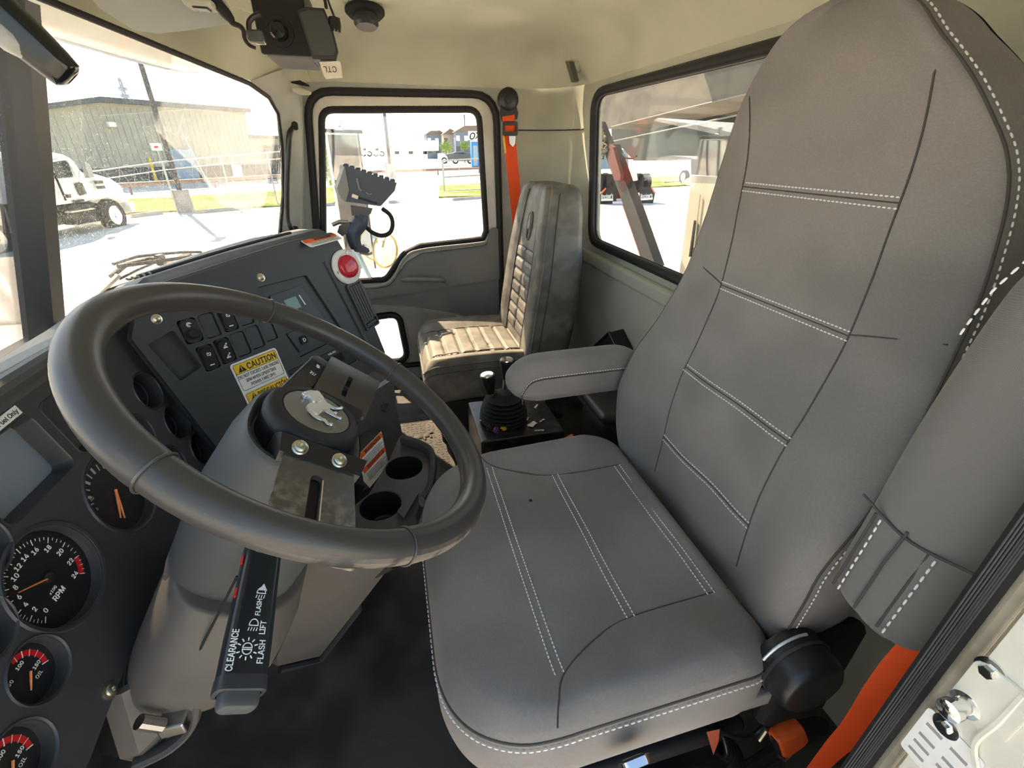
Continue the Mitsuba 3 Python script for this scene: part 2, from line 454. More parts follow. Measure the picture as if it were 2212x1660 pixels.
# passenger side wall (door aperture) : plane x = XR
FS = Fr((XR, 0, 0), (0, -1, 0), (0, 0, 1))                       # local x rearwards, y up, z = -x... towards the cab
dr_out = [(-0.375, FLOOR + .08), (-0.248, 0.187), (0.476, 0.197), (0.505, FLOOR + .08)]
dr_hole = Polygon(rpoly(dr_out, [0.05, 0.10, 0.10, 0.05]))
side = Polygon([(-0.62, FLOOR), (-0.405, -0.34), (-0.315, 0.14), (-0.29, 0.30), (0.62, 0.30), (0.60, FLOOR)])
struct('wall_right', FS.m(prism(side.difference(dr_hole), 0.03, -0.03)), 'm_headliner_grey', smooth=False)
struct('trim_3', [tube([FS.p(x, z, 0.003) for x, z in rpoly(dr_out, [0.05, 0.10, 0.10, 0.05])], 0.0145, 10, True)], 'm_rubber')
# floor
struct('floor', mv(bx(2.1, 1.9, 0.03), 1.10, 0.10, FLOOR - 0.015), 'm_mat_rubber', smooth=False)
struct('wall_front', [mv(bx(2.02, 0.03, 0.72), 1.10, 0.80, -0.74), ], 'm_black_matt', smooth=False)
struct('wall_left', [mv(bx(0.03, .42, .7), 0.105, 0.66, -0.75)], 'm_black_matt', smooth=False)

# ---- passenger door
d1 = 'door_1'
win = rpoly([(-0.312, -0.536), (-0.207, 0.128), (0.405, 0.145), (0.427, -0.335), (0.412, -0.37), (0.36, -0.376), (0.12, -0.393), (0.045, -0.425), (-0.045, -0.536)], [.02, .05, .05, .02, .02, .02, .04, .05, .05])
winP = Polygon(win)
leaf = Polygon(rpoly([(-0.362, FLOOR + .09), (-0.238, 0.175), (0.464, 0.185), (0.493, FLOOR + .09)], [0.05, 0.09, 0.09, 0.05]))
pw_ = rpoly([(-0.21, -0.945), (-0.20, -0.715), (-0.005, -0.700), (0.015, -0.945)], 0.05)
peep = Polygon(pw_)
scene_k = struct('door_1', FS.m(prism(leaf.difference(winP).difference(peep), 0.04, -0.045, 0.006)), 'm_paint_cream', smooth=30)
obj('edge_seal', tube([FS.p(x, z, -.014) for x, z in np.array(leaf.buffer(.006).exterior.coords)[:-1]], .009, 8, True), 'm_rubber', d1)
obj('window_seal', [tube([FS.p(x, z, -.008) for x, z in win], 0.013, 10, True)], 'm_rubber', d1)
obj('pane', FS.m(prism(winP, 0.004, -0.028)), 'm_glass', d1, False)
obj('peep_window_seal', tube([FS.p(x, z, -.003) for x, z in pw_], 0.016, 10, True), 'm_rubber', d1)
obj('peep_window_pane', FS.m(prism(peep, 0.004, -0.028)), 'm_glass', d1, False)
upper = Polygon(rpoly([(-0.325, -0.568), (-0.035, -0.565), (0.055, -0.458), (0.125, -0.422), (0.36, -0.404), (0.425, -0.397), (0.442, -0.325), (0.480, -0.318), (0.486, -0.56), (-0.335, -0.64)], [.01, .05, .06, .05, .02, .02, .02, .02, .01, .01]))
obj('upper_panel', FS.m(prism(upper, 0.028, -0.006, 0.010)), 'm_door_grey', d1, 40)
low = Polygon([(-0.325, -0.60), (0.484, -0.55), (0.487, -0.955), (-0.35, -0.955)])
lowm = low.difference(peep.buffer(0.02))
obj('middle_panel', FS.m(prism(lowm, 0.016, -0.006, 0.006)), 'm_door_grey', d1, 40)
archp = Polygon(list(smooth_path([(-0.335, -0.63), (-0.02, -0.655), (0.16, -0.69), (0.31, -0.735), (0.40, -0.79), (0.475, -0.85)], 6)) + [(0.475, -0.952), (-0.35, -0.952)])
obj('lower_panel', FS.m(prism(archp.difference(peep.buffer(0.022)), 0.026, -0.004, 0.010)), 'm_door_tan', d1, 40)
hnd = smooth_path([FS.p(0.03, -0.535, 0.015), FS.p(0.06, -0.528, 0.045), FS.p(0.13, -0.530, 0.05), FS.p(0.20, -0.538, 0.045), FS.p(0.215, -0.552, 0.012)], 6)
obj('pull_handle', tube(hnd, 0.013, 10, flat=0.8), 'm_door_grey', d1)
obj('sill_strip', [tube([FS.p(x, z, .014) for x, z in smooth_path([(-0.30, -0.552), (-0.05, -0.552), (0.045, -0.443), (0.12, -0.407), (0.36, -0.389), (0.42, -0.383)], 6)], 0.007, 8)], 'm_door_tan', d1)
# grab handle on the passenger-side pillar
t = thing('grab_handle', 'black curved grab handle on the pillar between windshield and passenger door', 'grab handle')
gp = [at(634, 272, x=2.02), at(626, 290, x=2.0), at(623, 330, x=2.0), at(620, 400, x=2.0), at(621, 470, x=2.0), at(628, 492, x=2.0), at(636, 497, x=2.03)]
obj('bar', tube(smooth_path(gp, 6), 0.0095, 10), 'm_black', t)
for q in (gp[0], gp[-1]):
    obj('mount', mv(rbox(.025, .03, .028, .008), *q), 'm_black_matt', t)

# ---- windscreen: two flat halves that meet at the centre pillar
W0, W1, W2 = V(1.13, .751, -.352), V(1.13, .605, .116), V(2.05, .428, -.298)
FW = Fr(W0, W2 - W0, W1 - W0)                                      # z looks ... outwards or inwards, fixed below
wpx = [(300, 600), (480, 545), (604, 505), (612, 420), (609, 320), (600, 245), (580, 210), (538, 180)]
wl = [FW.px(*q) for q in wpx]
tl = FW.px(180, 30); tr = FW.px(540, 175); dd = (V(*tl) - V(*tr)); wtopc = V(*tr) + dd * (V(*tr)[0] - 0.0) / (-dd[0])
wlow = [(0.0, 0.0)]
wout = np.array([(0.0, -0.03), (wl[2][0], wl[2][1] - 0.04), wl[2], wl[3], wl[4], wl[5], wl[6], wl[7], tuple(wtopc)])
wpoly = Polygon(wout)
w1 = struct('window_1', FW.m(prism(wpoly, 0.004, -0.002)), 'm_glass', smooth=False)
rgd = np.random.default_rng(12)
_b = wpoly.bounds; q = np.column_stack([_b[0] + (_b[2] - _b[0]) * rgd.random(60000), _b[1] + (_b[3] - _b[1]) * rgd.random(60000)])
q = q[meshkit.fbm(np.column_stack([q * 5, q[:, 0] * 0]), 3) + .35 * rgd.random(len(q)) > .45]
import shapely
q = q[shapely.contains_xy(wpoly.buffer(-.008), q[:, 0], q[:, 1])]
_r = .00034 + .00030 * rgd.random((len(q), 1)); _a = rgd.random(len(q)) * 6.28
_c = np.column_stack([np.cos(_a), np.sin(_a)]) * _r; _d = np.column_stack([-_c[:, 1], _c[:, 0]])
_v = np.stack([q + _c, q + _d, q - _c, q - _d], 1).reshape(-1, 2); _v = FW.o + _v[:, :1] * FW.x + _v[:, 1:] * FW.y - FW.z * np.sign(FW.z[1]) * .0045
_i = np.arange(len(q)) * 4
obj('dust', tm(_v, np.vstack([np.stack([_i, _i + 1, _i + 2], 1), np.stack([_i, _i + 2, _i + 3], 1)])), 'm_dust', w1, False, kind='stuff', label='fine dust specks on the glass')
obj('seal', [tube([FW.p(x, y) for x, y in wout[1:]], 0.007, 8)], 'm_rubber', w1, 50)
mirx = lambda m: (lambda q: (q.vertices.__imul__(V(-1, 1, 1)), q.vertices.__iadd__(V(2.26, 0, 0)), q.invert(), q)[-1])(m.copy())
w2 = struct('window_2', mirx(FW.m(prism(wpoly, 0.004, -0.002))), 'm_glass', smooth=False)
obj('seal', mirx(tube([FW.p(x, y) for x, y in wout[1:]], 0.010, 8)), 'm_rubber', w2, 50)
pdir = unit(W1 - W0)
struct('trim_4', [hull([W0 - pdir * .03 + V(a, b, 0) + pdir * c for a, b in ((-.020, -.038), (.020, -.038), (.034, .0), (-.034, .0), (.03, .012), (-.03, .012)) for c in (0, .62)])], 'm_panel_dark', smooth=False)
# header trim between the glass and the headliner, and the pillar trim at the right
# (everything stays inside the glass plane)
hin = [FW.p(x, y) for x, y in (tuple(wtopc), tuple(tr), wl[6], wl[5], wl[4], wl[3], wl[2])]
pil = [W0 + V(0, 0, 0)]
pillar_out = [FS.p(-0.30, z, 0.0) for z in (0.20, 0.12, 0.03, -0.15, -0.36)]
pi_in = [FW.p(*tr), FW.p(*wl[6]), FW.p(*wl[5]), FW.p(*wl[4]), FW.p(*wl[3]), FW.p(*wl[2])]
pi_out = [V(2.13, .24, .29), V(2.135, .262, .215), V(2.135, .268, .14), V(2.135, .285, .03), V(2.135, .318, -.15), V(2.135, .352, -.34)]
pi_mid = [(a + b) / 2 + V(-.018, -.028, 0) for a, b in zip(pi_in, pi_out)]
pillar = loft([pi_in, pi_mid, pi_out], False)
struct('trim_5', [pillar], 'm_headliner_grey', smooth=50)
hx = np.linspace(1.13, 1.80, 8)
hdr = loft([[FW.p(*(wtopc + (tr - wtopc) * t)) for t in np.linspace(0, 1, 8)], [roof(x, y_header(x)) for x in np.linspace(1.13, 1.86, 8)]], False)
fan = [roof(x, y_header(x)) for x in np.linspace(1.86, 2.13, 6)]
hdr2 = loft([[FW.p(*tr)] * 6, fan], False)
fan2 = [fan[-1] + V(0, 0, .02), roof(2.13, .30) + V(0, 0, .01), roof(2.13, .26), V(2.13, .24, .29)]
hdr3 = loft([[FW.p(*tr)] * 5, [fan[-1], V(2.13, .30, .225), V(2.132, .27, .215), V(2.135, .266, .20), V(2.135, .268, .14)]], False)
struct('trim_6', [hdr, mirx(hdr), hdr2, hdr3, mirx(hdr2)], 'm_headliner', smooth=40)
# overhanging visor outside, seen through the top of the glass
vis = [FW.p(*(wtopc + (tr - wtopc) * t), 0.0) for t in np.linspace(0, 1, 12)]
nf = FW.z if FW.z[1] > 0 else -FW.z
drop = [at(*q, y=0) if False else None for q in ()]
vo = []
for k, a in enumerate(vis):
    t = k / 11
    low_ = np.interp(t, [0, .1, .55, .8, .95, 1], [.055, .065, .052, .040, .016, .004])
    vo.append([a + nf * .03 + V(0, 0, .03), a + nf * .07 - FW.y * low_ * .6, a + nf * .115 - FW.y * (low_ + .005), a + nf * .17 - FW.y * low_ * .2, a + nf * .05 + V(0, 0, .08)])
vm = loft(np.array(vo), True)
t = thing('outside_visor', 'long pale sun shade outside above the passenger half of the windshield', 'visor')
obj('blade', fix(vm), 'm_paint_white', t, 40)
# ================================================================ driver's seat
XD = 0.498
BZ = np.array([-.62, -.59, -.558, -.50, -.441, -.361, -.284, -.179, -.121, -.085, -.057, -.024, .001, .029, .057, .079, .098, .123, .138, .150])
BW = np.array([.165, .212, .232, .242, .246, .246, .235, .218, .212, .206, .201, .193, .183, .166, .146, .126, .107, .081, .055, .012])
BE = np.array([-.452, -.440, -.433, -.426, -.424, -.448, -.485, -.517, -.524, -.526, -.526, -.524, -.520, -.511, -.502, -.496, -.491, -.490, -.494, -.506])
BY = np.array([-.456, -.455, -.454, -.455, -.456, -.466, -.488, -.509, -.510, -.508, -.507, -.506, -.503, -.499, -.495, -.492, -.489, -.488, -.492, -.505])
BT = np.array([.09, .11, .125, .14, .145, .15, .15, .145, .14, .135, .13, .125, .12, .115, .11, .10, .09, .075, .055, .02])
from scipy.interpolate import PchipInterpolator as PC
bw, be, by, bt = PC(BZ, BW), PC(BZ, BE), PC(BZ, BY), PC(BZ, BT)


def backfront(v, z):
    """Front face of the driver's backrest at lateral v (-1..1) and height z; v = 1 is the edge seam."""
    w, y, e = float(bw(z)), float(by(z)), float(be(z))
    q = np.clip((abs(v) - .48) / .44, 0, 1)
    f = max(0.0, (abs(v) - .86) / .14)
    y = y + (e + .012 - y) * q * q * (3 - 2 * q) - .012 * (1 - math.sqrt(max(0, 1 - f * f)))
    y += 0.0020 * math.sin(40 * (v * w + z * .5) + 3 * math.sin(9 * z)) * np.interp(z, [-.56, -.45, -.30, -.22], [1, 1, .5, 0]) * np.interp(abs(v), [.2, .6, .75], [1, .6, 0])
    return V(XD + v * w, y, z)


rings = []
for z in np.concatenate([np.linspace(-.62, .10, 50), np.linspace(.106, .150, 12)]):
    w, y, tk = float(bw(z)), float(by(z)), float(bt(z))
    fr = [backfront(v, z) for v in np.concatenate([-np.sin(np.linspace(math.pi / 2, .9, 9)), np.linspace(-.76, .76, 25), np.sin(np.linspace(.9, math.pi / 2, 9))])]
    e = backfront(1.0, z)[1]
    bk = []
    for q in (.3, .6, .85):
        bk.append(V(XD + w * (1 + .02 * math.sin(q * 3)), e - tk * q * .8, z))
    for q in np.linspace(.9, -.9, 9):
        bk.append(V(XD + w * q, y - tk - .012 * (1 - q * q), z))
    for q in (.85, .6, .3):
        bk.append(V(XD - w * (1 + .02 * math.sin(q * 3)), e - tk * q * .8, z))
    rings.append(np.array(fr + bk))
rings = np.array(rings)
zb = rings[:, :, 2]
# the lower edge dips at the bolsters
ds = thing('driving_chair', 'large grey cloth driver seat with white double stitching and integrated headrest', 'seat')
obj('backrest', fix(loft(rings)), 'm_fabric', ds, 70)


def bseam(name, pts, r=.0010, mat_='m_seam', lift=.0004):
    q = [backfront(v, z) + V(0, lift, 0) for v, z in pts]
    return obj(name, tube(smooth_path(q, 6) if len(q) < 12 else q, r, 6), mat_, ds + '__backrest', 50)


def bstitch(z0, half, name='stitching', dz=0.011, sag=0.0):
    ms = []
    for s in (-.5, .5):
        q = [backfront(v, z0 + s * dz - sag * (1 - (v / half) ** 2)) + V(0, .0011, 0) for v in np.linspace(-half, half, 40)]
        ms.append(sewn(q, .0011))
    ms.append(tube([backfront(v, z0 - sag * (1 - (v / half) ** 2)) + V(0, .0002, 0) for v in np.linspace(-half, half, 30)], .0009, 5))
    k = obj(name, ms[:2], 'm_thread', ds + '__backrest', 50, label='white double stitching')
    obj('seam', ms[2], 'm_seam', ds + '__backrest', 50)


bstitch(-.046, .585); bstitch(-.192, .53); bstitch(-.335, .485); bstitch(-.479, .475)
for s in (-1, 1):
    zz_ = np.linspace(-.56, .086, 30)
    bseam('seam', [(s * min(1, h / float(bw(z))), z) for z, h in zip(zz_, np.interp(zz_, [-.56, -.48, -.33, -.19, -.04, .086], [.118, .116, .117, .116, .117, .119]))])
    edge = [(s * .998, z) for z in np.linspace(-.60, .146, 70)]
    bseam('seam', edge, .0015)
    obj('stitching', sewn([backfront(s, z) + V(s * .0022, -.0055, .0) for z in np.linspace(-.60, .140, 160)], .0010, .0045, .003), 'm_thread', ds + '__backrest', 50, label='white edge stitching')
    bseam('seam', [(s * v, z) for v, z in ((.53, -.19), (.72, -.178), (.97, -.165))], .0009)

# cushion
CX0, CX1, CY0, CY1 = 0.238, 0.758, -0.425, 0.004


def cush(x, y):
    """Height of the cushion's top."""
    v = (x - XD) / .26; f = (y - CY0) / (CY1 - CY0)
    inner = np.interp(f, [0, .5, .72, .85, 1], [.56, .60, .72, .92, 1.1])
    t = np.clip((abs(v) - inner) / .28, 0, 1)
    bol = .022 * (t * t * (3 - 2 * t)) * np.interp(f, [0, .2, .5, .8, 1], [.4, 1, .95, .15, 0])
    z = -.556 + bol - .008 * math.cos(v * 1.5) * math.sin(f * 3.1)
    z -= .030 * max(0, (f - .80) / .20) ** 2
    z += .0016 * math.sin(26 * x + 9 * y) * math.sin(17 * y + 5 * x)
    return z


def outline(n=96):
    return rpoly([(CX0, CY0), (CX1, CY0), (CX1, CY1), (CX0, CY1)], [.07, .07, .15, .15], 24)


ol = outline(); cen = V(XD, -.22)
rings = []
for k in np.linspace(0.02, 1, 26):
    k2 = k ** .8
    p = cen + (ol - cen) * k2 * .985
    rings.append([V(x, y, cush(x, y) - .016 * max(0, (k2 - .90) / .10) ** 2) for x, y in p])
edge = np.array(rings[-1])
for a in (20, 45, 70, 90):
    rings.append([V(*(cen + (q - cen) * (.985 + .02 * math.sin(math.radians(a)))), e[2] - .004 - .014 * (1 - math.cos(math.radians(a)))) for q, e in zip(ol, edge)])
for dz, k in ((.03, 1.012), (.06, 1.012), (.085, .995), (.100, .965), (.104, .90)):
    rings.append([V(*(cen + (q - cen) * k), e[2] - .018 - dz) for q, e in zip(ol, edge)])
ck = obj('cushion', fix(loft(np.array(rings))), 'm_fabric', ds, 75)
pip = [V(*(cen + (q - cen) * 1.004), e[2] - .0135) for q, e in zip(ol, edge)]
obj('piping', tube(pip, .0020, 6, True), 'm_seam', ck, 60)
obj('stitching', sewn([V(*(cen + (q - cen) * 1.0155), e[2] - .023) for q, e in zip(ol, edge)] + [V(*(cen + (ol[0] - cen) * 1.0155), edge[0][2] - .023)], .0012, .005, .003), 'm_thread', ck, 50, label='white edge stitching')


def cline(pts, lift=.0006):
    return [V(x, y, cush(x, y) + lift) for x, y in pts]


for y0 in (-.138, -.258, -.385):
    h = np.interp(y0, [-.385, -.258, -.138], [.152, .156, .205])
    obj('stitching', [sewn(cline([(x, y0 + s) for x in np.linspace(XD - h, XD + h, 50)], .001), .0011) for s in (-.0055, .0055)], 'm_thread', ck, 50, label='white double stitching')
for s in (-1, 1):
    c = smooth_path([(XD + s * a, b, 0) for a, b in ((.150, -.415), (.150, -.385), (.155, -.258), (.172, -.20), (.205, -.145), (.238, -.125), (.262, -.115))], 8)
    obj('seam', tube(cline(c[:, :2], .0002), .0010, 6), 'm_seam', ck, 50)
for x, y in ((.617, -.218), (.597, -.192)):
    obj('burn_hole', mv(lathe([(.0035, 0), (.003, .0008), (0, .001)], 10), x, y, cush(x, y) - .0002), 'm_black_matt', ck)
obj('burn_hole', mv(rbox(.006, .012, .0015, .0007), .622, -.225, cush(.622, -.225)), 'm_black_matt', ck)


# arm rests: rounded bars
def armpad(path, w, h, up, n=24, endr=None):
    p = smooth_path(path, 10); t, _, _ = frames(p)
    upv = np.asarray(up, float)
    s = np.concatenate([[0], np.cumsum(np.linalg.norm(np.diff(p, axis=0), axis=1))]); L = s[-1]
    rings = []
    for k in range(len(p)):
        y = unit(upv - t[k] * (t[k] @ upv)); x = np.cross(t[k], y)
        d = min(s[k], L - s[k]) / (endr or .03); g = math.sqrt(max(0.0, 1 - (1 - min(1, d)) ** 2)) * .98 + .02
        q = np.array(rrect(w * g, h * g, .42 * min(w, h) * g, 7).exterior.coords)[:-1]
        rings.append(p[k] + q[:, :1] * x + q[:, 1:] * y)
    return fix(loft(np.array(rings)))


fa = obj('armrest', armpad([(.80, -.195, -.425), (.80, -.215, -.423), (.80, -.28, -.42), (.80, -.38, -.418), (.80, -.50, -.417)], .078, .098, (0, 0, 1), endr=.075), 'm_fabric', ds, 60)
seamp = smooth_path([(.7606, -.50, -.402), (.7604, -.30, -.404), (.7608, -.255, -.406), (.763, -.235, -.415), (.768, -.222, -.44), (.774, -.225, -.465)], 8)
obj('stitching', sewn(seamp - V(.0012, 0, -.002), .0009), 'm_thread', fa, 50)
obj('seam', tube(seamp - V(.0002, 0, 0.002), .0013, 6), 'm_seam', fa, 50)
napath = [(.185, -.418, -.415), (.185, -.428, -.39), (.183, -.435, -.30), (.176, -.43, -.20), (.165, -.425, -.11), (.152, -.42, -.05), (.148, -.419, -.035)]
na = obj('armrest', armpad(napath, .098, .095, (0, 1, 0), endr=.055), 'm_fabric_rib', ds, 60)
nz = lambda t: np.array([np.interp(t, np.linspace(0, 1, len(napath)), [q[k] for q in napath]) for k in range(3)])
for dx, a, b in ((.024, .02, .36), (-.022, .02, .36)):
    pth = [nz(t) + V(dx, .0481 - (.04 - math.sqrt(.04 ** 2 - max(0, abs(dx) - .009) ** 2)), 0) for t in np.linspace(a + .17, b, 20)]
    obj('seam', tube([q + V(.006, -.0006, 0) for q in pth], .0012, 6), 'm_seam', na, 50)
    obj('stitching', sewn(pth, .0010, .006, .0035), 'm_thread', na, 50)
obj('seam', tube([nz(.37) + V(dx, .0482 - abs(dx) * .05, -.006 * math.cos(dx * 50)) for dx in np.linspace(-.045, .045, 12)], .0013, 6), 'm_seam', na, 50)
obj('seam', tube([nz(.19) + V(.004, .0482, 0), nz(.3) + V(.004, .049, 0), nz(.37) + V(.002, .0482, 0)], .0012, 6), 'm_seam', na, 50)
obj('stitching', sewn([nz(t) + V(.045 - .02 * max(0, t - .75) * 4, .044, 0) for t in np.linspace(.66, .9, 20)], .0009, .005, .003), 'm_thread', na, 50)
# base, lumbar knob, rails, latch
obj('seat_pan', mv(rbox(.45, .46, .05, .015), XD, -.26, -.685), 'm_black_matt', ds)
obj('suspension_box', [mv(rbox(.40, .40, .13, .02), XD, -.26, -.77)] + [mv(rbox(.43 - .03 * k, .43 - .03 * k, .035, .012), XD, -.26, -.84 - .045 * k) for k in range(3)], 'm_black_matt', ds)
for s in (-1, 1):
    obj('seat_rail', mv(rbox(.045, .52, .05, .006), XD + s * .17, -.25, -1.02), 'm_black', ds)
obj('side_rail', [mv(rbox(.012, .40, .028, .004), .262, -.25, -.685)], 'm_silver', ds)
lk = Fr(at(1715, 1440, x=.215), (0, -.75, .55), (0.1, .5, .8))
lk = Fr(at(1722, 1445, x=.235), unit((0, -.62, -.78)), unit((0.0, .78, -.62)))
kb = obj('recline_knob', lk.m(mv(lathe([(0, 0), (.036, 0), (.041, .004), (.0445, .012), (.046, .05), (.043, .056), (.036, .058), (.034, .052), (0, .050)], 40), 0, 0, -.03)), 'm_black', ds, 40)
obj('grip_rim', lk.m(mv(ringmesh(.0455, .0475, .004, 40), 0, 0, .0)), 'm_panel_dark', kb)
for a0 in (.6, 2.6):
    obj('highlight_edge' if False else 'ridge', lk.m(tube([(.0475 * math.cos(a), .0475 * math.sin(a), .012) for a in np.linspace(a0, a0 + 1.4, 12)], .0018, 6)), 'm_silver', kb)
obj('backrest_bracket', [mv(rbox(.03, .12, .20, .02), .265, -.51, -.665)], 'm_black_matt', ds)
lt = Fr(at(1368, 1640, x=.212), (0, -1, 0.18), (-.35, .1, .95))
hb = obj('release_handle', lt.m(prism(rrect(.034, .046, .008).difference(rrect(.017, .030, .005)), .008, 0, .002)), 'm_chrome', ds)
obj('latch_slot', lt.m(mv(rbox(.022, .034, .004, .001), 0, 0, 0)), 'm_black', hb)
# ================================================================ passenger seat
XP = 1.70
ps = thing('passenger_chair', 'low grey vinyl passenger seat with quilted center and embossed dog emblem', 'seat')
PZ = np.array([-.80, -.70, -.55, -.40, -.28, -.20, -.15, -.125, -.108])
PW = np.array([.225, .232, .232, .225, .20, .180, .165, .150, .115])
PY = np.array([-.432, -.447, -.466, -.487, -.504, -.517, -.526, -.534, -.548])
PT = np.array([.13, .145, .15, .145, .13, .12, .11, .10, .07])
pw, py, pt = PC(PZ, PW), PC(PZ, PY), PC(PZ, PT)


def pfront(v, z):
    w, y = float(pw(z)), float(py(z))
    edge = max(0.0, (abs(v) - .88) / .12)
    y += .016 * np.clip((abs(v) - .45) / .2, 0, 1) - .02 * (1 - math.sqrt(max(0, 1 - edge**2)))
    if abs(v) < .5 and -.66 < z < -.335:                          # quilting: pillows between the sewn lines
        gz = abs(math.sin(math.pi * (z + .66) / .0465)); gv = abs(math.sin(math.pi * (v + .5) / .5))
        y += .010 * min(1, (gz * 2.2)) * min(1, gv * 3) - .004
    return V(XP + v * w, y, z)


rings = []
for z in np.concatenate([np.linspace(-.80, -.15, 105), np.linspace(-.148, -.108, 8)]):
    w, y, tk = float(pw(z)), float(py(z)), float(pt(z))
    fr = [pfront(v, z) for v in np.concatenate([-np.sin(np.linspace(math.pi / 2, .9, 7)), np.linspace(-.76, .76, 39), np.sin(np.linspace(.9, math.pi / 2, 7))])]
    e = pfront(1.0, z)[1]
    bk = [V(XP + w, e - tk * q, z) for q in (.15, .4, .65, .85)] + [V(XP + w * q, y - tk - .01, z) for q in np.linspace(.93, -.93, 7)] + [V(XP - w, e - tk * q, z) for q in (.85, .65, .4, .15)]
    rings.append(np.array(fr + bk))
pb = obj('backrest', fix(loft(np.array(rings))), 'm_vinyl', ps, 50)
for s in (-1, 1):
    obj('piping', tube([pfront(s, z) + V(s * .001, .003, 0) for z in np.linspace(-.79, -.112, 50)], .0035, 6), 'm_vinyl', pb, 50)
    obj('seam', tube([pfront(s * .5, z) + V(0, .001, 0) for z in np.linspace(-.70, -.13, 40)], .002, 6), 'm_seam', pb, 50)
    obj('seam', tube([pfront(s, z) + V(s * .002, -.028, 0) for z in np.linspace(-.79, -.13, 30)], .0015, 6), 'm_seam', pb, 50)
for k in range(1, 8):
    z = -.66 + .0465 * (k - 0.0)
    if z < -.33:
        obj('quilt_seam', tube([pfront(v, z) + V(0, .0012, 0) for v in np.linspace(-.49, .49, 20)], .0015, 5), 'm_seam', pb, 50)
obj('quilt_seam', tube([pfront(0, z) + V(0, .0012, 0) for z in np.linspace(-.66, -.335, 30)], .0015, 5), 'm_seam', pb, 50)
# embossed dog emblem in an oval frame
ef = Fr(pfront(0.02, -.258) + V(0, .002, 0), (-1, 0, 0), (0, -.14, 1))
dogo = [(-.018, -.03), (-.017, -.008), (-.020, .008), (-.014, .020), (-.012, .034), (-.004, .040), (0, .052), (.004, .044), (.010, .036), (.014, .022), (.020, .010), (.018, -.010), (.019, -.03), (.011, -.03), (.008, -.014), (0, -.010), (-.008, -.014), (-.011, -.03)]
obj('embossed_emblem', [ef.m(mv(prism(Polygon(smooth_path([(a, b, 0) for a, b in dogo], 4, True)[:, :2]).buffer(0), .004, 0, .0018), 0, .004, 0)),
                        ef.m(tube([(.028 * math.cos(a), .004 + .050 * math.sin(a), 0.001) for a in np.linspace(0, 2 * math.pi, 40)[:-1]], .003, 6, True))], 'm_vinyl', pb, 50)
# cushion
PCX0, PCX1, PCY0, PCY1 = 1.485, 1.945, -.50, -.065


def pcush(x, y):
    v = (x - XP) / .23; f = (y - PCY0) / (PCY1 - PCY0)
    z = -.700 + .024 * np.clip((abs(v) - .55) / .25, 0, 1) + .010 * math.sin(f * math.pi)
    if abs(v) < .56:
        z += .009 * min(1, abs(math.sin(math.pi * (y - PCY0) / .058)) * 2.4) - .003
    return z - .035 * max(0, (f - .88) / .12) ** 2


ol = rpoly([(PCX0, PCY0), (PCX1, PCY0), (PCX1, PCY1), (PCX0, PCY1)], [.04, .04, .075, .075], 14); 
ol = np.array([q for a, b in zip(ol, np.roll(ol, -1, 0)) for q in ([a] if np.linalg.norm(b - a) < .02 else [a + (b - a) * t for t in np.linspace(0, 1, max(2, int(np.linalg.norm(b - a) / .012)), endpoint=False)])])
cen = V(XP, -.285)
rings = [[V(*(cen + (q - cen) * k), pcush(*(cen + (q - cen) * k)) - .018 * max(0, (k - .92) / .08) ** 2) for q in ol] for k in np.linspace(.02, 1, 44)]
edge = np.array(rings[-1])
for dz, k in ((.012, 1.012), (.03, 1.018), (.07, 1.018), (.12, 1.01), (.155, .985), (.165, .93)):
    rings.append([V(*(cen + (q - cen) * k), e[2] - dz) for q, e in zip(ol, edge)])
pc = obj('cushion', fix(loft(np.array(rings))), 'm_vinyl', ps, 50)
obj('piping', tube([V(*(cen + (q - cen) * 1.012), e[2] - .008) for q, e in zip(ol, edge)], .0035, 6, True), 'm_vinyl', pc, 50)
obj('seam', tube([V(*(cen + (q - cen) * 1.0185), e[2] - .035) for q, e in zip(ol, edge)], .0014, 5, True), 'm_seam', pc, 50)
for k in range(1, 8):
    y = PCY0 + .058 * k
    if y < -.08:
        obj('quilt_seam', tube([V(x, y, pcush(x, y) + .001) for x in np.linspace(XP - .12, XP + .12, 12)], .0014, 5), 'm_seam', pc, 50)
for s in (-1, 1):
    obj('quilt_seam', tube([V(XP + s * .128, y, pcush(XP + s * .128, y) + .001) for y in np.linspace(-.46, -.10, 24)], .0016, 5), 'm_seam', pc, 50)
obj('seat_box', mv(rbox(.40, .36, .20, .015), XP, -.29, -.95), 'm_black_matt', ps)
# ================================================================ dashboard
DB = 'dashboard'
db = thing('dashboard', 'dark grey wraparound truck dashboard with gauges, switches, vents and warning stickers', 'dashboard')
G = Fr((.461, .40, -.424), (1, 0, 0), (0, .259, .966))            # gauge panel, z towards the driver
_t = math.radians(15); _nh = V(-.6816, -.7317, 0)
W = Fr((1.158, .129, -.178), (.7317, -.6816, 0), -_nh * math.sin(_t) + V(0, 0, 1) * math.cos(_t))   # wing, z towards the driver
gc1, gc2, gcA, gcB = G.px(86.5, 1447), G.px(50, 1640), G.px(-50, 1188), G.px(-42, 1362)
rgs = [((0, 0), .0575), ((.145, 0), .0575), (gc1, .031), (gc2, .031), (gcA, .031), (gcB, .031), ((.324, .067), .031), ((.334, -.005), .031), ((.343, -.074), .031), ((.243, .032), .031), ((.258, -.042), .031)]
screen = rrect(.115, .078, .010, c=(.064, .1085))
slot = rrect(.075, .078, .010, c=(.176, .1085))
gp = Polygon([(-.30, -.150), (-.125, -.147), (-.05, -.137), (.06, -.137), (.10, -.20), (.375, -.20), (.392, .17), (-.30, .17)])
holes = [Point(*c).buffer(r * .97, 24) for c, r in rgs] + [screen, slot]
obj('gauge_panel', [G.m(prism(gp.difference(unary_union(holes)), .012, -.012)), G.m(prism(gp.buffer(-.004), .004, -.034))], 'm_dash', db, False)
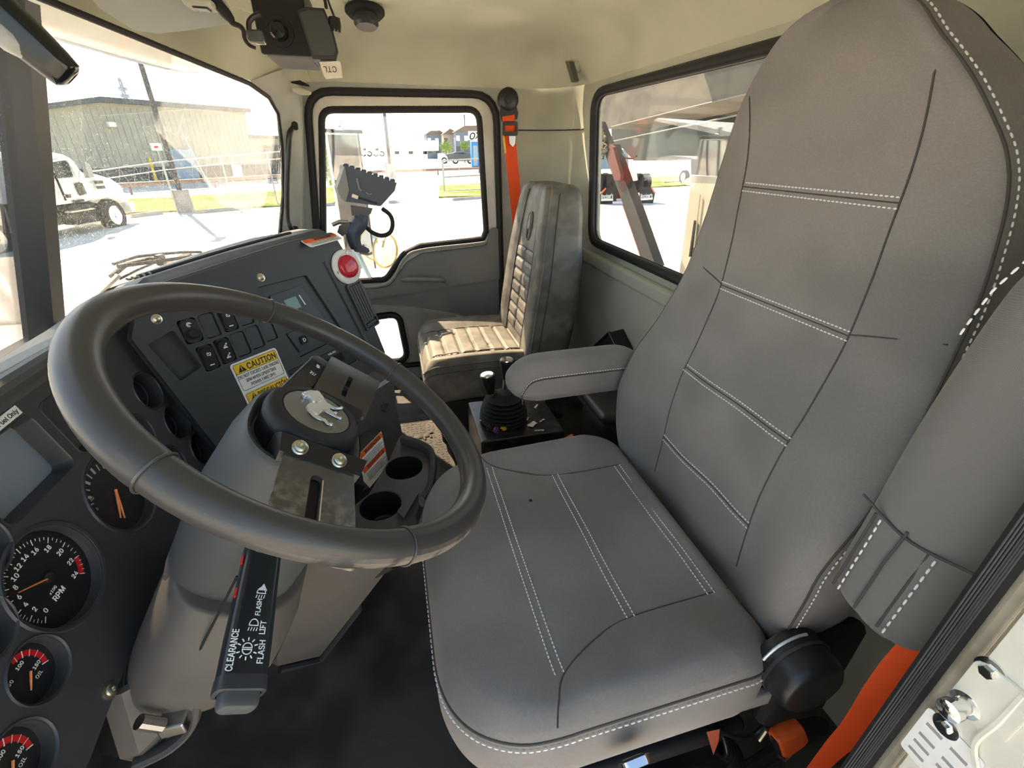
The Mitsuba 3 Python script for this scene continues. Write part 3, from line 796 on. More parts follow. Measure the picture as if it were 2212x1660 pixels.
hood = [G.p(-.30, .185, .008), G.p(.40, .185, .008)]
obj('hood_lip', [tube([G.p(-.30, .186, .006), G.p(.394, .186, .006)], .012, 10), G.m(mv(rbox(.70, .016, .016, .003), .045, .172, -.004))], 'm_dash_grey', db)


def dial(c, r, depth=-.012):
    f = G.sub(c[0], c[1], depth)
    obj('dial_face', f.m(prism(Point(0, 0).buffer(r * .98, 24), .002, -.002)), 'm_black', db, False)
    a = np.arange(40) * 2 * np.pi / 40
    cup = loft([[f.p(k * r * math.cos(t), k * r * math.sin(t), z) for t in a] for k, z in ((.95, .0), (.985, -depth - .002), (1.0, -depth + .001), (1.05, -depth + .002), (1.08, -depth))], True, False, False)
    cup.invert()
    return f, obj('bezel', cup, 'm_panel_dark', db, 50)


def needle(f, ang, L, parent, tail=.004, w=.0016):
    a = math.radians(ang); d = V(math.cos(a), math.sin(a))
    q = [f.p(*(d * t), .004) for t in (-tail, L * .5, L)]
    obj('needle', tube(q, [w, w * .9, w * .55], 6, flat=.5), 'm_needle', parent, 50, label='orange needle')


# rev counter
f, b = dial((0, 0), .0575)
av = {0: 218, 2: 197, 4: 178, 6: 160, 8: 142, 10: 124, 12: 106, 14: 85, 16: 63, 18: 38, 20: 12, 22: -17, 24: -45}
ticks, nums = [], []
for k in np.arange(0, 24.01, .5):
    a = math.radians(np.interp(k, list(av), list(av.values()))); L = .0065 if k % 2 == 0 else .0045 if k % 1 == 0 else .003
    d = V(math.cos(a), math.sin(a)); r1 = .0465
    ticks.append(stroke([d * (r1 - L), d * r1], .0008 if k % 2 == 0 else .0005, .0003))
for k in av:
    a = math.radians(av[k]); nums.append(text(str(k), .0052, (.0335 * math.cos(a), .0335 * math.sin(a)), bold=True, depth=.0003))
obj('printed_scale', f.m(cat(ticks + nums + [text('RPM', .0062, (-.004, -.0215), bold=True, depth=.0003), text('x100', .0034, (-.0055, -.0135), depth=.0003)])), 'm_white_print', db, False, label='white RPM scale')
obj('red_zone', f.m(prism(Polygon([(r * math.cos(a), r * math.sin(a)) for r, aa in ((.0455, np.linspace(-.30, -.78, 12)), (.039, np.linspace(-.78, -.30, 12))) for a in aa]), .0002)), 'm_red', db, False)
needle(f, 152, .036, b)
obj('hub_cap', f.m(mv(lathe([(.006, 0), (.006, .004), (.004, .0055), (0, .006)], 16), 0, 0, 0)), 'm_black', b)
# speed / pressure dial beside it, half hidden by the wheel
f, b = dial((.145, 0), .0575)
obj('printed_scale', f.m(cat([stroke([V(math.cos(a), math.sin(a)) * .036, V(math.cos(a), math.sin(a)) * .045], w, .0003) for a, w in [(math.radians(q), .0035 if k % 2 else .0016) for k, q in enumerate(np.linspace(160, -40, 15))]] + [text('0', .004, (-.036, .004), depth=.0003), text('30', .004, (-.031, .018), depth=.0003)])), 'm_print_dim', db, False)
needle(f, -122, .038, b); needle(f, -132, .037, b)
for c in (gc1, gc2, gcA, gcB):
    f, b = dial(c, .031, -.013)
    arc_ = [(r * math.cos(a), r * math.sin(a)) for r, aa in ((.023, np.linspace(-.5, 1.5, 16)), (.0175, np.linspace(1.5, -.5, 16))) for a in aa]
    obj('red_zone', f.m(prism(Polygon(arc_), .0002)), 'm_red', db, False)
    tk = [stroke([V(math.cos(a), math.sin(a)) * .0165, V(math.cos(a), math.sin(a)) * .0235], .0009 if k in (0, 4) else .0004, .0004) for k, a in enumerate(np.linspace(-.5, 1.3, 6))]
    obj('printed_scale', f.m(cat(tk + [text('100', .0036, (.003, .0115), depth=.0003, bold=True), text('150', .0036, (.0115, -.003), depth=.0003, bold=True), text('50', .0036, (-.013, .009), depth=.0003), text('OIL', .0036, (.006, -.011), depth=.0003)])), 'm_label_white', db, False)
    needle(f, -138, .016, b, .002, .0012)
for c, r in rgs[6:]:
    f, b = dial(c, r, -.020)
    obj('inner_ring', f.m(ringmesh(.022, .0255, .003)), 'm_panel_dark', b)
# display screen and the blank pocket beside it
S_ = G.sub(.064, .1085, -.020)
obj('display_screen', S_.m(prism(rrect(.112, .075, .009), .002, -.002)), 'm_lcd', db, False, label='grey-blue display screen')
for cx, w in ((.064, .115), (.176, .075)):
    q = np.array(rrect(w, .078, .010, c=(cx, .1085)).exterior.coords)[:-1]
    fr_ = loft([[G.p(x, y, z) for x, y in (V(cx, .1085) + (q - V(cx, .1085)) * k)] for k, z in ((.90, -.019), (.985, 0.0), (1.0, .0015), (1.03, .0015), (1.04, 0))], True, False, False); fr_.invert()
    obj('display_bezel', fr_, 'm_panel_dark', db, 50)
obj('blank_plate', G.sub(.176, .1085, -.016).m(prism(rrect(.072, .075, .009), .002, -.002)), 'm_dash', db, False)
lb = G.sub(*G.px(0, 915), .0006, 2)
st = obj('small_label', lb.m(prism(rrect(.060, .011, .001), .0004)), 'm_label_white', db, False, label='small white printed label')
obj('lettering', lb.m(text('Diesel Fuel Only', .0050, (0, .000), depth=.0002, z=.0004, bold=True, w=.054)), 'm_ink', st, False)


def screw(f, x, y, r=.0055, z=0.0, parent=None):
    k = obj('screw', f.m(mv(cat([lathe([(r * 1.5, 0), (r * 1.5, .0012), (r * 1.0, .0018), (r, .003), (r * .8, .0042), (r * .4, .0046), (r * .38, .002), (0, .0018)], 20)]), x, y, z)), 'm_zinc', parent or db, 40, label='metal screw')
    return k


screw(G, *G.px(237, 1492), .0065)
screw(W, *W.px(338, 690), .0055); screw(W, *W.px(563, 600), .0055)

# the wing
wpol = Polygon([(-.457, -.10), (-.435, -.065), W.px(345, 620), W.px(450, 585), W.px(607, 533), W.px(680, 514), (0, 0), (.014, -.044), (.033, -.302), (.028, -.33), (-.16, -.345), (-.22, -.40), (-.402, -.42)])
pock = Polygon(rpoly([W.px(*q) for q in ((318, 745), (374, 713), (437, 792), (390, 825))], .006))
cst = Polygon(rpoly([(-.226, -.072), (-.108, -.072), (-.064, -.225), (-.196, -.232)], .006))
radp = Polygon(rpoly([(-.235, -.248), (-.066, -.243), (-.060, -.292), (-.218, -.296)], .004))
sws = []
for x0, x1, y0, y1, typ in ((-.387, -.357, -.093, -.136, 'round'), (-.352, -.324, -.093, -.137, 'blank'), (-.318, -.290, -.090, -.136, 'bar'), (-.285, -.257, -.090, -.134, 'blank'),
                            (-.378, -.350, -.145, -.191, 'bar'), (-.346, -.318, -.143, -.189, 'seat'), (-.314, -.286, -.141, -.187, 'blank'), (-.283, -.255, -.139, -.183, 'blank'), (-.251, -.224, -.135, -.178, 'blank')):
    sws.append((x0, x1, y0, y1, typ))
wcut = unary_union([pock, cst, radp] + [rrect(x1 - x0, y0 - y1, .004, c=((x0 + x1) / 2, (y0 + y1) / 2)) for x0, x1, y0, y1, _ in sws])
obj('wing_panel', [W.m(prism(wpol.difference(wcut), .010, -.010)), W.m(prism(wpol.buffer(-.002), .12, -.145))], 'm_dash', db, False)
obj('pocket_floor', W.m(prism(pock.buffer(.001), .004, -.016)), 'm_panel_dark', db, False)
for x0, x1, y0, y1, typ in sws:
    c = ((x0 + x1) / 2, (y0 + y1) / 2); w_, h_ = x1 - x0, y0 - y1
    f = W.sub(c[0], c[1], 0, -2)
    if typ == 'blank':
        obj('blank_switch_cover', f.m(prism(rrect(w_ - .002, h_ - .002, .004), .008, -.011, .0015)), 'm_panel_dark', db)
        continue
    if typ == 'round':
        k = obj('knob_switch', f.m(prism(rrect(w_ - .002, h_ - .001, .010), .009, -.006, .002)), 'm_black', db)
        obj('knob', f.m(mv(lathe([(.009, 0), (.0085, .008), (.006, .010), (0, .010)], 20), .001, -.006, .002)), 'm_black_matt', k)
        obj('symbol', f.m(cat([stroke([(r * math.cos(a), r * math.sin(a) + .011) for a in np.linspace(.4, 5.2, 12)], .0008, .0003, .0031) for r in (.0022, .0038)] + [stroke([(-.001, .012), (.005, .0125)], .0008, .0003, .0031)])), 'm_white_print', k, False)
        continue
    k = obj('rocker_switch', f.m(cat([prism(rrect(w_ - .001, h_ - .001, .009), .006, -.007, .001), mv(rot(prism(rrect(w_ - .006, h_ - .006, .007), .005, 0, .0015), 7, [1, 0, 0]), 0, 0, -.0005)])), 'm_black', db)
    sy = []
    if typ == 'seat':
        for yy in (.009, -.010):
            sy += [stroke([(-.004, yy - .003), (.004, yy - .003)], .0016, .0003), stroke([(-.003, yy - .001), (.003, yy - .001)], .0014, .0003), stroke([(-.0015, yy + .001), (.002, yy + .002)], .0014, .0003), prism(Point(.003, yy + .004).buffer(.0015), .0003)]
    else:
        sy += [stroke([(-.004, -.013), (.004, -.013)], .0018, .0003), stroke([(-.003, .009), (.003, .009), (.003, .005), (-.003, .005)], .0009, .0003, closed=True), stroke([(-.002, .011), (.002, .003)], .0008, .0003)]
    obj('symbol', f.m(place(cat(sy), trimesh.transformations.rotation_matrix(math.radians(7), [1, 0, 0]) @ trimesh.transformations.translation_matrix([0, 0, .0048]))), 'm_label_white', k, False)
# yellow caution label
cw, chh = .098, .132
c0 = V(-.288, -.193 - chh / 2); L = W.sub(c0[0], c0[1], .0008, .5)
cl = obj('caution_label', L.m(prism(rrect(cw, chh, .006), .0006)), 'm_label_white', db, False, label='yellow and white CAUTION and PRECAUCIÓN sticker')
top = chh / 2
prn, yel, wht = [], [], []
for y0, t_, tw in ((top - .004, 'CAUTION', .062), (top - .004 - .059, 'PRECAUCIÓN', .066)):
    yel.append(prism(rrect(cw - .008, .019, .003, c=(0, y0 - .0095)), .0003, .0006))
    prn.append(text(t_, .0115 if t_[0] == 'C' else .0105, (.011, y0 - .0103), bold=True, z=.0009, w=tw, depth=.0003))
    prn.append(prism(Polygon([(-.039, y0 - .0165), (-.0225, y0 - .0165), (-.03075, y0 - .003)]), .0003, .0009))
    wht.append(prism(Polygon([(-.0318, y0 - .0055), (-.0297, y0 - .0055), (-.0303, y0 - .0115), (-.0312, y0 - .0115)]), .0003, .0012)); wht.append(prism(Point(-.03075, y0 - .0135).buffer(.001), .0003, .0012))
    for yb, hh in ((y0, .019), (y0, .052)):
        prn.append(stroke([(x, y) for x, y in np.array(rrect(cw - .008, hh, .003, c=(0, y0 - hh / 2)).exterior.coords)[:-1]], .0007, .0003, .0009, True))
ln = top - .004 - .019
for k, (s, w_) in enumerate((('DO NOT EXCEED 1600 ENGINE', .086), ('RPM WHEN OPERATING', .064), ('POWER TAKE OFF!', .053))):
    prn.append(text(s, .0062, (0, ln - .0065 - .0098 * k), bold=True, w=w_, z=.0006, depth=.0003))
ln -= .059
obj('lettering', L.m(cat(prn)), 'm_ink', cl, False)
obj('fine_print', L.m(cat([text(s, .0044, (0, ln - .006 - .0078 * k), w=w_, z=.0006, depth=.0003) for k, (s, w_) in enumerate((('No exceda las 1,600 revoluciones', .082), ('por minuto (RPM) cuando operando', .084), ('la toma de fuerza', .045)))])), 'm_ink_grey', cl, False)
for y_ in yel:
    obj('yellow_band', L.m(y_), 'm_yellow', cl, False)
obj('alert_mark', L.m(cat(wht)), 'm_yellow', cl, False)
# centre stack: insert, green clock, D button
obj('center_insert', W.m(prism(cst.buffer(-.001), .006, -.012, .001)), 'm_dash', db)
obj('control_plate', [W.m(prism(Polygon(rpoly([(-.208, -.094), (-.130, -.090), (-.100, -.180), (-.180, -.188)], .004)), .006, -.008, .0015)), W.m(prism(Polygon(rpoly([(-.203, -.176), (-.092, -.172), (-.076, -.216), (-.190, -.222)], .004)), .006, -.008, .0015))], 'm_black', db)
k = obj('clock_display', W.m(prism(Polygon([(-.181, -.110), (-.151, -.1085), (-.147, -.133), (-.176, -.135)]), .0008, -.002)), 'm_lcd_green', db, False, label='green display')
obj('marking', W.m(cat([stroke([(-.187, -.115), (-.184, -.128)], .0015, .0004, -.0018), stroke([(-.142, -.108), (-.136, -.131)], .0022, .0004, -.0018)])), 'm_white_print', k, False)
bD = W.sub(-.172, -.200, -.002, -3)
k = obj('drive_button', bD.m(prism(rrect(.016, .018, .004), .004, 0, .001)), 'm_black_matt', db)
obj('lettering', bD.m(text('D', .0075, (0, 0), bold=True, z=.004)), 'm_white_print', k, False)
# radio
k = obj('radio', W.m(prism(radp.buffer(-.001), .012, -.012, .002)), 'm_black', db)
R_ = W.sub(-.148, -.268, .0005, 2)
obj('radio_screen', R_.m(prism(rrect(.085, .022, .002, c=(.014, -.002)), .0006)), 'm_black_gloss', k)
obj('lettering', R_.m(cat([text('VOLVO', .0042, (.030, .0165), bold=True, w=.022, z=.0002)] + [stroke([(x, -.018), (x + .006, -.018)], .0012, .0004, .0002) for x in (-.012, -.002, .008, .018)])), 'm_white_print', k, False)
obj('volume_knob', R_.m(mv(lathe([(.010, 0), (.0095, .010), (.007, .012), (0, .012)], 20), -.060, -.004, 0)), 'm_chrome', k)
# ridge, red warning lamp, louvre vent
obj('ridge', tube([W.p(-.050, -.055, .001), W.p(-.038, -.12, .002), W.p(-.022, -.21, .002), W.p(-.012, -.27, .001)], .0042, 8), 'm_dash_grey', db)
rl = W.sub(*W.px(747, 577), .001, -6)
k = obj('warning_lamp', rl.m(cat([lathe([(.0405, 0), (.0405, .003), (.038, .006), (.030, .0075), (.0265, .005), (0, .005)], 40)])), 'm_paint_white', db, 40, label='round red lamp in white bezel')
obj('red_lens', rl.m(lathe([(.0265, .005), (.0265, .010), (.025, .014), (.020, .0165), (.010, .018), (0, .0185)], 36)), 'm_red_lens', k, 50, label='red lens')
for a in (80, 200, 320):
    obj('screw', rl.m(mv(lathe([(.0035, 0), (.003, .002), (0, .0026)], 12), .0335 * math.cos(math.radians(a)), .0335 * math.sin(math.radians(a)), .0068)), 'm_steel', k)
vf = Fr(W.p(*W.px(783, 660), .002), W.p(*W.px(770, 612)) - W.p(*W.px(745, 625)), W.p(*W.px(745, 625)) - W.p(*W.px(790, 715)))
vw, vh = .040, .112
k = obj('air_vent', [vf.m(prism(rrect(vw + .008, vh + .008, .006).difference(rrect(vw - .002, vh - .002, .003)), .006, -.002, .0015)), vf.m(mv(bx(vw, vh, .002), 0, 0, -.003))], 'm_panel_dark', db)
for j in range(5):
    obj('louvre', vf.m(mv(rot(rbox(.0030, vh - .022, .009, .001), 18, [0, 1, 0]), -.0155 + .0078 * j, .008, .0018)), 'm_louvre', k)
obj('louvre_lever', vf.m(mv(rbox(vw - .008, .006, .006, .002), 0, -.047, .003)), 'm_dash_grey', k)
wl_ = Fr((W.p(*W.px(655, 526)) + W.p(*W.px(735, 512))) / 2 + W.z * .008 + W.y * .010, W.x, W.y * .62 - W.z * .78 + V(0, 0, .0))
wl_ = Fr(W.p(-.036, -.004, .002), W.x, W.y * .62 - W.z * .78)
wq4 = np.array([wl_.px(*q) for q in ((672, 535), (737, 517), (716, 504), (655, 519))]); wc4 = wq4.mean(0)
wl_ = Fr(wl_.p(*wc4), wl_.p(*wq4[1]) - wl_.p(*wq4[0]), wl_.p(*wq4[3]) - wl_.p(*wq4[0]))
k = obj('warning_label', wl_.m(prism(rrect(.098, .030, .005), .0007)), 'm_label_white', db, False, label='small orange and white WARNING sticker on top edge')
obj('orange_band', wl_.m(prism(rrect(.094, .013, .003, c=(0, .0065)), .0003, .0007)), 'm_orange_plain', k, False)
obj('lettering', wl_.m(cat([text('WARNING', .0085, (.006, .0065), bold=True, z=.001, w=.05)] + [stroke([(-.04, -.002 - .004 * j), (.04, -.002 - .004 * j)], .0012, .0003, .0007) for j in range(3)])), 'm_ink', k, False)
# top of the dash, down to the windscreen, with defroster slats
lip = [G.p(-.30, .192, -.002), G.p(.0, .192, -.002), G.p(.36, .185, -.002), W.p(*W.px(345, 619), -.006), W.p(*W.px(520, 561), -.006), W.p(*W.px(718, 507), -.006), V(2.10, .32, -.33)]
lip2 = [p + V(0, .012, .004) if k < 3 else p + (V(.016, .024, .012) if k < 6 else V(0, .01, 0)) for k, p in enumerate(lip)]
base = [V(.13, .60, -.34), V(.5, .66, -.35), V(1.0, .73, -.352), V(1.22, .70, -.350), V(1.45, .625, -.338), V(1.70, .54, -.325), V(2.06, .42, -.305)]
mid = [(a * .5 + b * .5) + V(0, 0, .022 if k > 2 else .012) for k, (a, b) in enumerate(zip(lip2, base))]
obj('top_pad', loft([lip, lip2, mid, base], False), 'm_dash_grey', db, 60)
obj('front_edge', [tube([W.p(*W.px(*q), -.006) for q in ((345, 620), (450, 585), (607, 533), (680, 514), (719, 507))], .006, 10)], 'm_dash_grey', db, 50)
for j in range(5):
    q = .16 + .15 * j
    a, b2 = (lip2[3] * (1 - q) + mid[3] * q), (lip2[5] * (1 - q) + mid[5] * q)
    obj('defroster_slat', tube([a + (b2 - a) * s + V(0, 0, .005 + .004 * math.sin(s * 3.1)) for s in np.linspace(.06, .86, 14)], .006, 6, flat=.5, up=(0, 0, 1)), 'm_dash', db, 50)
# lower panels
obj('knee_panel', [hull([V(x, y, z) for x in (-.05, .33) for y, z in ((.36, -.575), (.395, -.56), (.46, -.9), (.50, -.9))])], 'm_door_tan', db, False)
obj('lower_dash', [hull([V(x, y, z) for x in (.60, .98) for y, z in ((.43, -.50), (.50, -.48), (.62, -.9), (.66, -.9))])], 'm_cowl', db, False)

# ================================================================ steering wheel
a_ = V(0, .58, -.815); a_ = unit(a_)
C = V(.5017, .10, -.265)
K = Fr(C, (1, 0, 0), np.cross(-a_, V(1, 0, 0)))                    # z towards the driver
sw = thing('steering_wheel', 'large black two-spoke steering wheel with worn lower rim', 'steering wheel')
th = np.linspace(0, 2 * np.pi, 121)[:-1]
RR = .2128
obj('rim', tube([K.p(RR * math.cos(t), RR * math.sin(t), -.002) for t in th], [.0162 + .0008 * (1 if (math.cos(2 * t) < .55) else 0) for t in th], 20, True), 'm_wheel', sw, 60)
for q in (28, 152, 208, 332):
    t = math.radians(q)
    obj('grip_joint', K.m(tube([( (RR + .0172 * math.cos(s)) * math.cos(t), (RR + .0172 * math.cos(s)) * math.sin(t), -.002 + .0172 * math.sin(s)) for s in np.linspace(0, 2 * np.pi, 25)[:-1]], .0012, 6, True)), 'm_wheel', sw + '__rim', 50)
KH = K.sub(0, 0, -.02)
obj('hub', K.m(mv(lathe([(0, -.05), (.049, -.05), (.053, -.045), (.055, -.012), (.0545, -.004), (.054, 0), (0, 0)], 48), .003, -.002, -.028)), 'm_black', sw, 40)
obj('horn_cap', K.m(mv(lathe([(0, -.008), (.056, -.008), (.0567, -.003), (.0555, .004), (.051, .009), (.0415, .0105), (.0402, .0085), (0, .0085)], 56), .003, -.002, -.026)), 'm_rubber', sw, 40)
md = obj('badge_disc', K.m(mv(lathe([(.0396, 0), (.0393, .0012), (0, .0016)], 48), .003, -.002, -.0175)), 'm_steel_dark', sw, 40)
# the chrome dog badge: body, head with jowls, four legs, in relief
BF = Fr(K.p(.002, .002, -.0158), K.p(*K.px(715, 870, -.016), -.016) - K.p(*K.px(652, 858, -.016), -.016), K.p(*K.px(690, 845, -.016), -.016) - K.p(*K.px(690, 900, -.016), -.016))
P2 = lambda u, v: V(*BF.px(480 + u / 4.4875, 760 + v / 4.4875))
body = [P2(*q) for q in ((838, 510), (870, 505), (905, 480), (945, 462), (985, 480), (1015, 515), (1040, 545), (1035, 580), (1000, 592), (950, 598), (925, 630), (890, 620), (850, 600), (820, 575), (805, 545))]
head = [P2(*q) for q in ((768, 430), (790, 408), (830, 396), (880, 400), (925, 408), (945, 432), (975, 470), (960, 505), (900, 520), (850, 500), (830, 470), (800, 462), (778, 452))]
legs = [((1010, 520), (1060, 548), (1100, 562), (1150, 556)), ((1000, 580), (1040, 605), (1085, 630), (1140, 655)), ((1030, 580), (1060, 600), (1095, 606)), ((845, 570), (880, 620), (930, 655), (990, 675), (1015, 705), (1050, 716)), ((830, 550), (850, 590), (890, 625), (935, 650))]
dm = []
for pts, h in ((body, .0035), (head, .0048)):
    g = Polygon(smooth_path(np.array([[*p, 0] for p in pts]), 4, True)[:, :2]).buffer(0)
    dm.append(prism(g, h, 0, .0022))
for lg in legs:
    q = smooth_path(np.array([[*P2(*p), .0012] for p in lg]), 6)
    dm.append(tube(q, np.linspace(.0030, .0019, len(q)), 8, flat=.7, up=(0, 0, 1)))
    dm.append(mv(trimesh.creation.icosphere(1, .0026), *q[-1]))
for (u, v), r in (((775, 435), .0024), ((800, 425), .0028), ((845, 410), .002), ((905, 412), .002), ((930, 480), .003)):
    p = P2(u, v); dm.append(mv(trimesh.creation.icosphere(2, r), p[0], p[1], .0035))
obj('dog_badge', BF.m(cat(dm)), 'm_badge', sw, 45, label='chrome standing dog badge')
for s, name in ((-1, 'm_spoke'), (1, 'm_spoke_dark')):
    rt = K.sub(0, -.022, -.030, 180 if s < 0 else 0)
    rt = Fr(K.p(s * .045, -.024 + s * -.004, -.030), K.x * s + K.y * (-.13 if s > 0 else -.05), K.y * s)
    w1_, w2_ = .076, .084
    slab = Polygon(rpoly([(.02, -w1_ / 2), (.155, -w2_ / 2 - .002), (.155, w2_ / 2), (.02, w1_ / 2)], .004))
    if s > 0:
        cuts = unary_union([LineString([(.052, 0), (.075, .001)]).buffer(.0032), LineString([(.084, .001), (.112, .002)]).buffer(.0038)])
    else:
        cuts = LineString([(.055, -.002), (.125, -.003)]).buffer(.0062)
    zz = -.002
    mesh = prism(slab.difference(cuts), .006, -.006, .0012)
    if rt.z @ K.z < 0:
        mesh.apply_scale([1, 1, -1]); mesh.invert()
    k = obj('spoke', rt.m(mesh), name, sw, 40)
    obj('slot_backing', rt.m(prism(cuts.buffer(.003), .002, -.010 if rt.z @ K.z > 0 else .008)), 'm_black_matt', k, False)
    obj('slot_rib' if s < 0 else 'slot_rim', rt.m(tube([(x, (-.003 if s < 0 else .0015) + (.0068 if s < 0 else .004), .0004) for x in np.linspace(.055, .12, 8)], .0012, 6)), 'm_chrome' if s < 0 else 'm_spoke_dark', k)
    ky = 1.0 if s < 0 else .62
    rootp = [rt.p(x, y * ky, z) for x, y, z in ((.0, -.052, .0), (.0, .052, .0), (.030, -.044, .002), (.030, .044, .002), (.032, -.042, -.014), (.032, .042, -.014), (.0, -.052, -.04), (.0, .052, -.04), (.012, -.048, .012), (.012, .048, .012))]
    obj('spoke_root', hull(rootp), 'm_black', k, False)
    if s < 0:
        for (u, v) in ((627, 970), (707, 990)):
            p = at(u, v, x=.5017); n_ = unit(rt.x * .49 + rt.z * .87); bf = Fr(rt.p(.0215, (-.026 if u < 650 else .017), .0068), K.y, np.cross(n_, K.y))
            obj('bolt', bf.m(lathe([(.0085, 0), (.0085, .001), (.0068, .002), (.0066, .0045), (.005, .006), (.0028, .0062), (.0026, .003), (0, .003)], 20)), 'm_zinc', k, 40)
# ---- steering column with its shroud, stalks and lower cowl
co = thing('steering_column', 'grey-black steering column with shroud under the steering wheel', 'steering column')


def colring(s, hw, fwd, back, n=48, dx=0.0):
    a = np.arange(n) * 2 * np.pi / n; p = 2.6
    c, q = np.sign(np.cos(a)) * np.abs(np.cos(a)) ** (2 / p), np.sign(np.sin(a)) * np.abs(np.sin(a)) ** (2 / p)
    return np.array([C + a_ * s + V(1, 0, 0) * (hw * x + dx) + K.y * ((fwd if y > 0 else back) * y) for x, y in zip(c, q)])


obj('upper_shroud', fix(loft([colring(*q) for q in ((.060, .061, .054, .050), (.042, .070, .059, .058), (.040, .080, .062, .066), (.046, .086, .066, .072), (.08, .088, .073, .075), (.14, .089, .076, .080), (.20, .088, .072, .085), (.26, .084, .066, .085), (.33, .078, .05, .075), (.40, .072, .04, .07))], True, True, True)), 'm_dash_grey', co, 50)
obj('column_tube', tube([C + a_ * s for s in (.03, .25, .62)], [.03, .05, .05], 16), 'm_black_matt', co)
obj('lower_cowl', fix(loft([colring(*q) for q in ((.24, .098, .055, .090), (.245, .104, .06, .096), (.30, .118, .06, .112), (.36, .120, .055, .12), (.42, .105, .05, .11), (.46, .07, .04, .08))])), 'm_cowl', co, 50)
obj('cowl_seam', tube([at(u, v, x=x_) for u, v, x_ in ((512, 1246, .395), (470, 1330, .392), (440, 1388, .388), (424, 1420, .39), (406, 1466, .40))], .0015, 6), 'm_black_matt', co)
kp = [at(u, v, x=x_) for u, v, x_ in ((600, 1215, .56), (850, 1215, .60), (760, 1262, .62), (773, 1312, .64), (692, 1418, .66), (600, 1440, .62), (590, 1370, .58), (620, 1190, .55))]
kb_ = obj('support_bracket', hull([p for p in kp] + [p + V(.06, .10, .03) for p in kp]), 'm_cowl', co, False)
hp = at(697, 1336, x=.618)
hf = Fr(at(700, 1335, x=.617), (.2, -.8, .5), (0, .5, .8))
obj('lower_edge', tube([at(u, v, x=x_) for u, v, x_ in ((848, 1222, .60), (765, 1266, .62), (775, 1318, .64), (694, 1424, .66), (604, 1448, .62))], .007, 8), 'm_panel_dark', co)
obj('bracket_groove', tube([at(u, v, x=x_ - .008) for u, v, x_ in ((613, 1285, .575), (640, 1340, .60), (664, 1388, .635))], .0018, 6), 'm_black_matt', co)
obj('pressed_recess', hf.m(lathe([(.011, 0), (.009, .003), (0, .004)], 20)), 'm_panel_dark', co)
# left stalk (lights), printed
tip, root = V(.272, .172, -.425), V(.455, .176, -.388)
ST = Fr(tip, root - tip, V(0, .80, .60))
sl = thing('light_stalk', 'thick black control stalk with white CLEARANCE, FLASH and LIFT printing left of the steering column', 'control stalk')
L_ = float(np.linalg.norm(root - tip))
sec = []
for x, w, h in ((.012, .0385, .018), (.016, .0405, .021), (.05, .0405, .021), (.10, .0385, .020), (L_, .0355, .019)):
    q = np.array(rrect(w, h, .007, 6).exterior.coords)[:-1]
    sec.append([ST.p(x, y, z) for y, z in q])
obj('body', fix(loft(np.array(sec))), 'm_stalk', sl, 35)
sec = []
for x, k in ((.016, 1.03), (.008, 1.05), (.004, 1.04), (.003, .86), (.009, .84), (.009, .6)):
    q = np.array(rrect(.0405 * k, .0205 * k, .007 * k, 6).exterior.coords)[:-1]
    sec.append([ST.p(x, y, z) for y, z in q])
obj('end_rim', fix(loft(np.array(sec))), 'm_panel_dark', sl, 35)
obj('end_button', fix(loft(np.array([[ST.p(x, y * k, z * k) for y, z in np.array(rrect(.033, .0165, .006, 6).exterior.coords)[:-1]] for x, k in ((.010, 1), (-.004, 1), (-.0075, .93), (-.009, .8))]))), 'm_dash_grey', sl, 35)
ht = .0106
pt_ = lambda u, v: ST.px(360 + u / 4.256, 1150 + v / 4.256, ht)
prn = []
for s_, u, v, h_, w_ in (('CLEARANCE', 603, 1080, .0056, .036), ('FLASH', 868, 1100, .0052, .0205), ('LIFT', 883, 878, .0052, .0125), ('FLASH', 845, 690, .0044, .0165)):
    c_ = pt_(u, v); prn.append(text(s_, h_, c_, 0, True, .0003, ht, w=w_))
for u, v in ((798, 868), (868, 572)):
    c_ = V(*pt_(u, v)); r_ = .0040
    prn.append(stroke([c_ + V(.001 + 1.5 * r_ * math.sin(t), r_ * math.cos(t)) for t in np.linspace(0, math.pi, 14)], .0009, .0003, ht, True))
    prn += [stroke([c_ + V(-.0008, y), c_ + V(-.0042, y + .0008)], .0008, .0003, ht) for y in (-.0036, -.0012, .0012, .0036)]
c_ = V(*pt_(890, 507)); prn.append(prism(Polygon([c_ + V(-.0035, -.0040), c_ + V(-.0035, .0040), c_ + V(.0038, 0)]), .0003, ht))
c_ = V(*pt_(740, 1072))
for sx in (-1, 1):
    prn.append(stroke([c_ + V(sx * (.0008 + .0042 * math.sin(t)), .0040 * math.cos(t)) for t in np.linspace(0, math.pi, 12)], .0009, .0003, ht, True))
    for t in (20, 55, 90, 125, 160):
        d_ = V(sx * math.sin(math.radians(t)), math.cos(math.radians(t))); prn.append(stroke([c_ + V(sx * .0008, 0) + d_ * .0062, c_ + V(sx * .0008, 0) + d_ * .0092], .0011, .0003, ht))
obj('printed_symbols', ST.m(cat(prn)), 'm_white_print', sl, False, label='white lettering and lamp symbols')
obj('red_mark', [ST.m(mv(rbox(.010, .002, .004, .0008), x, .0198, .004)) for x in (.092, .128)], 'm_red', sl)
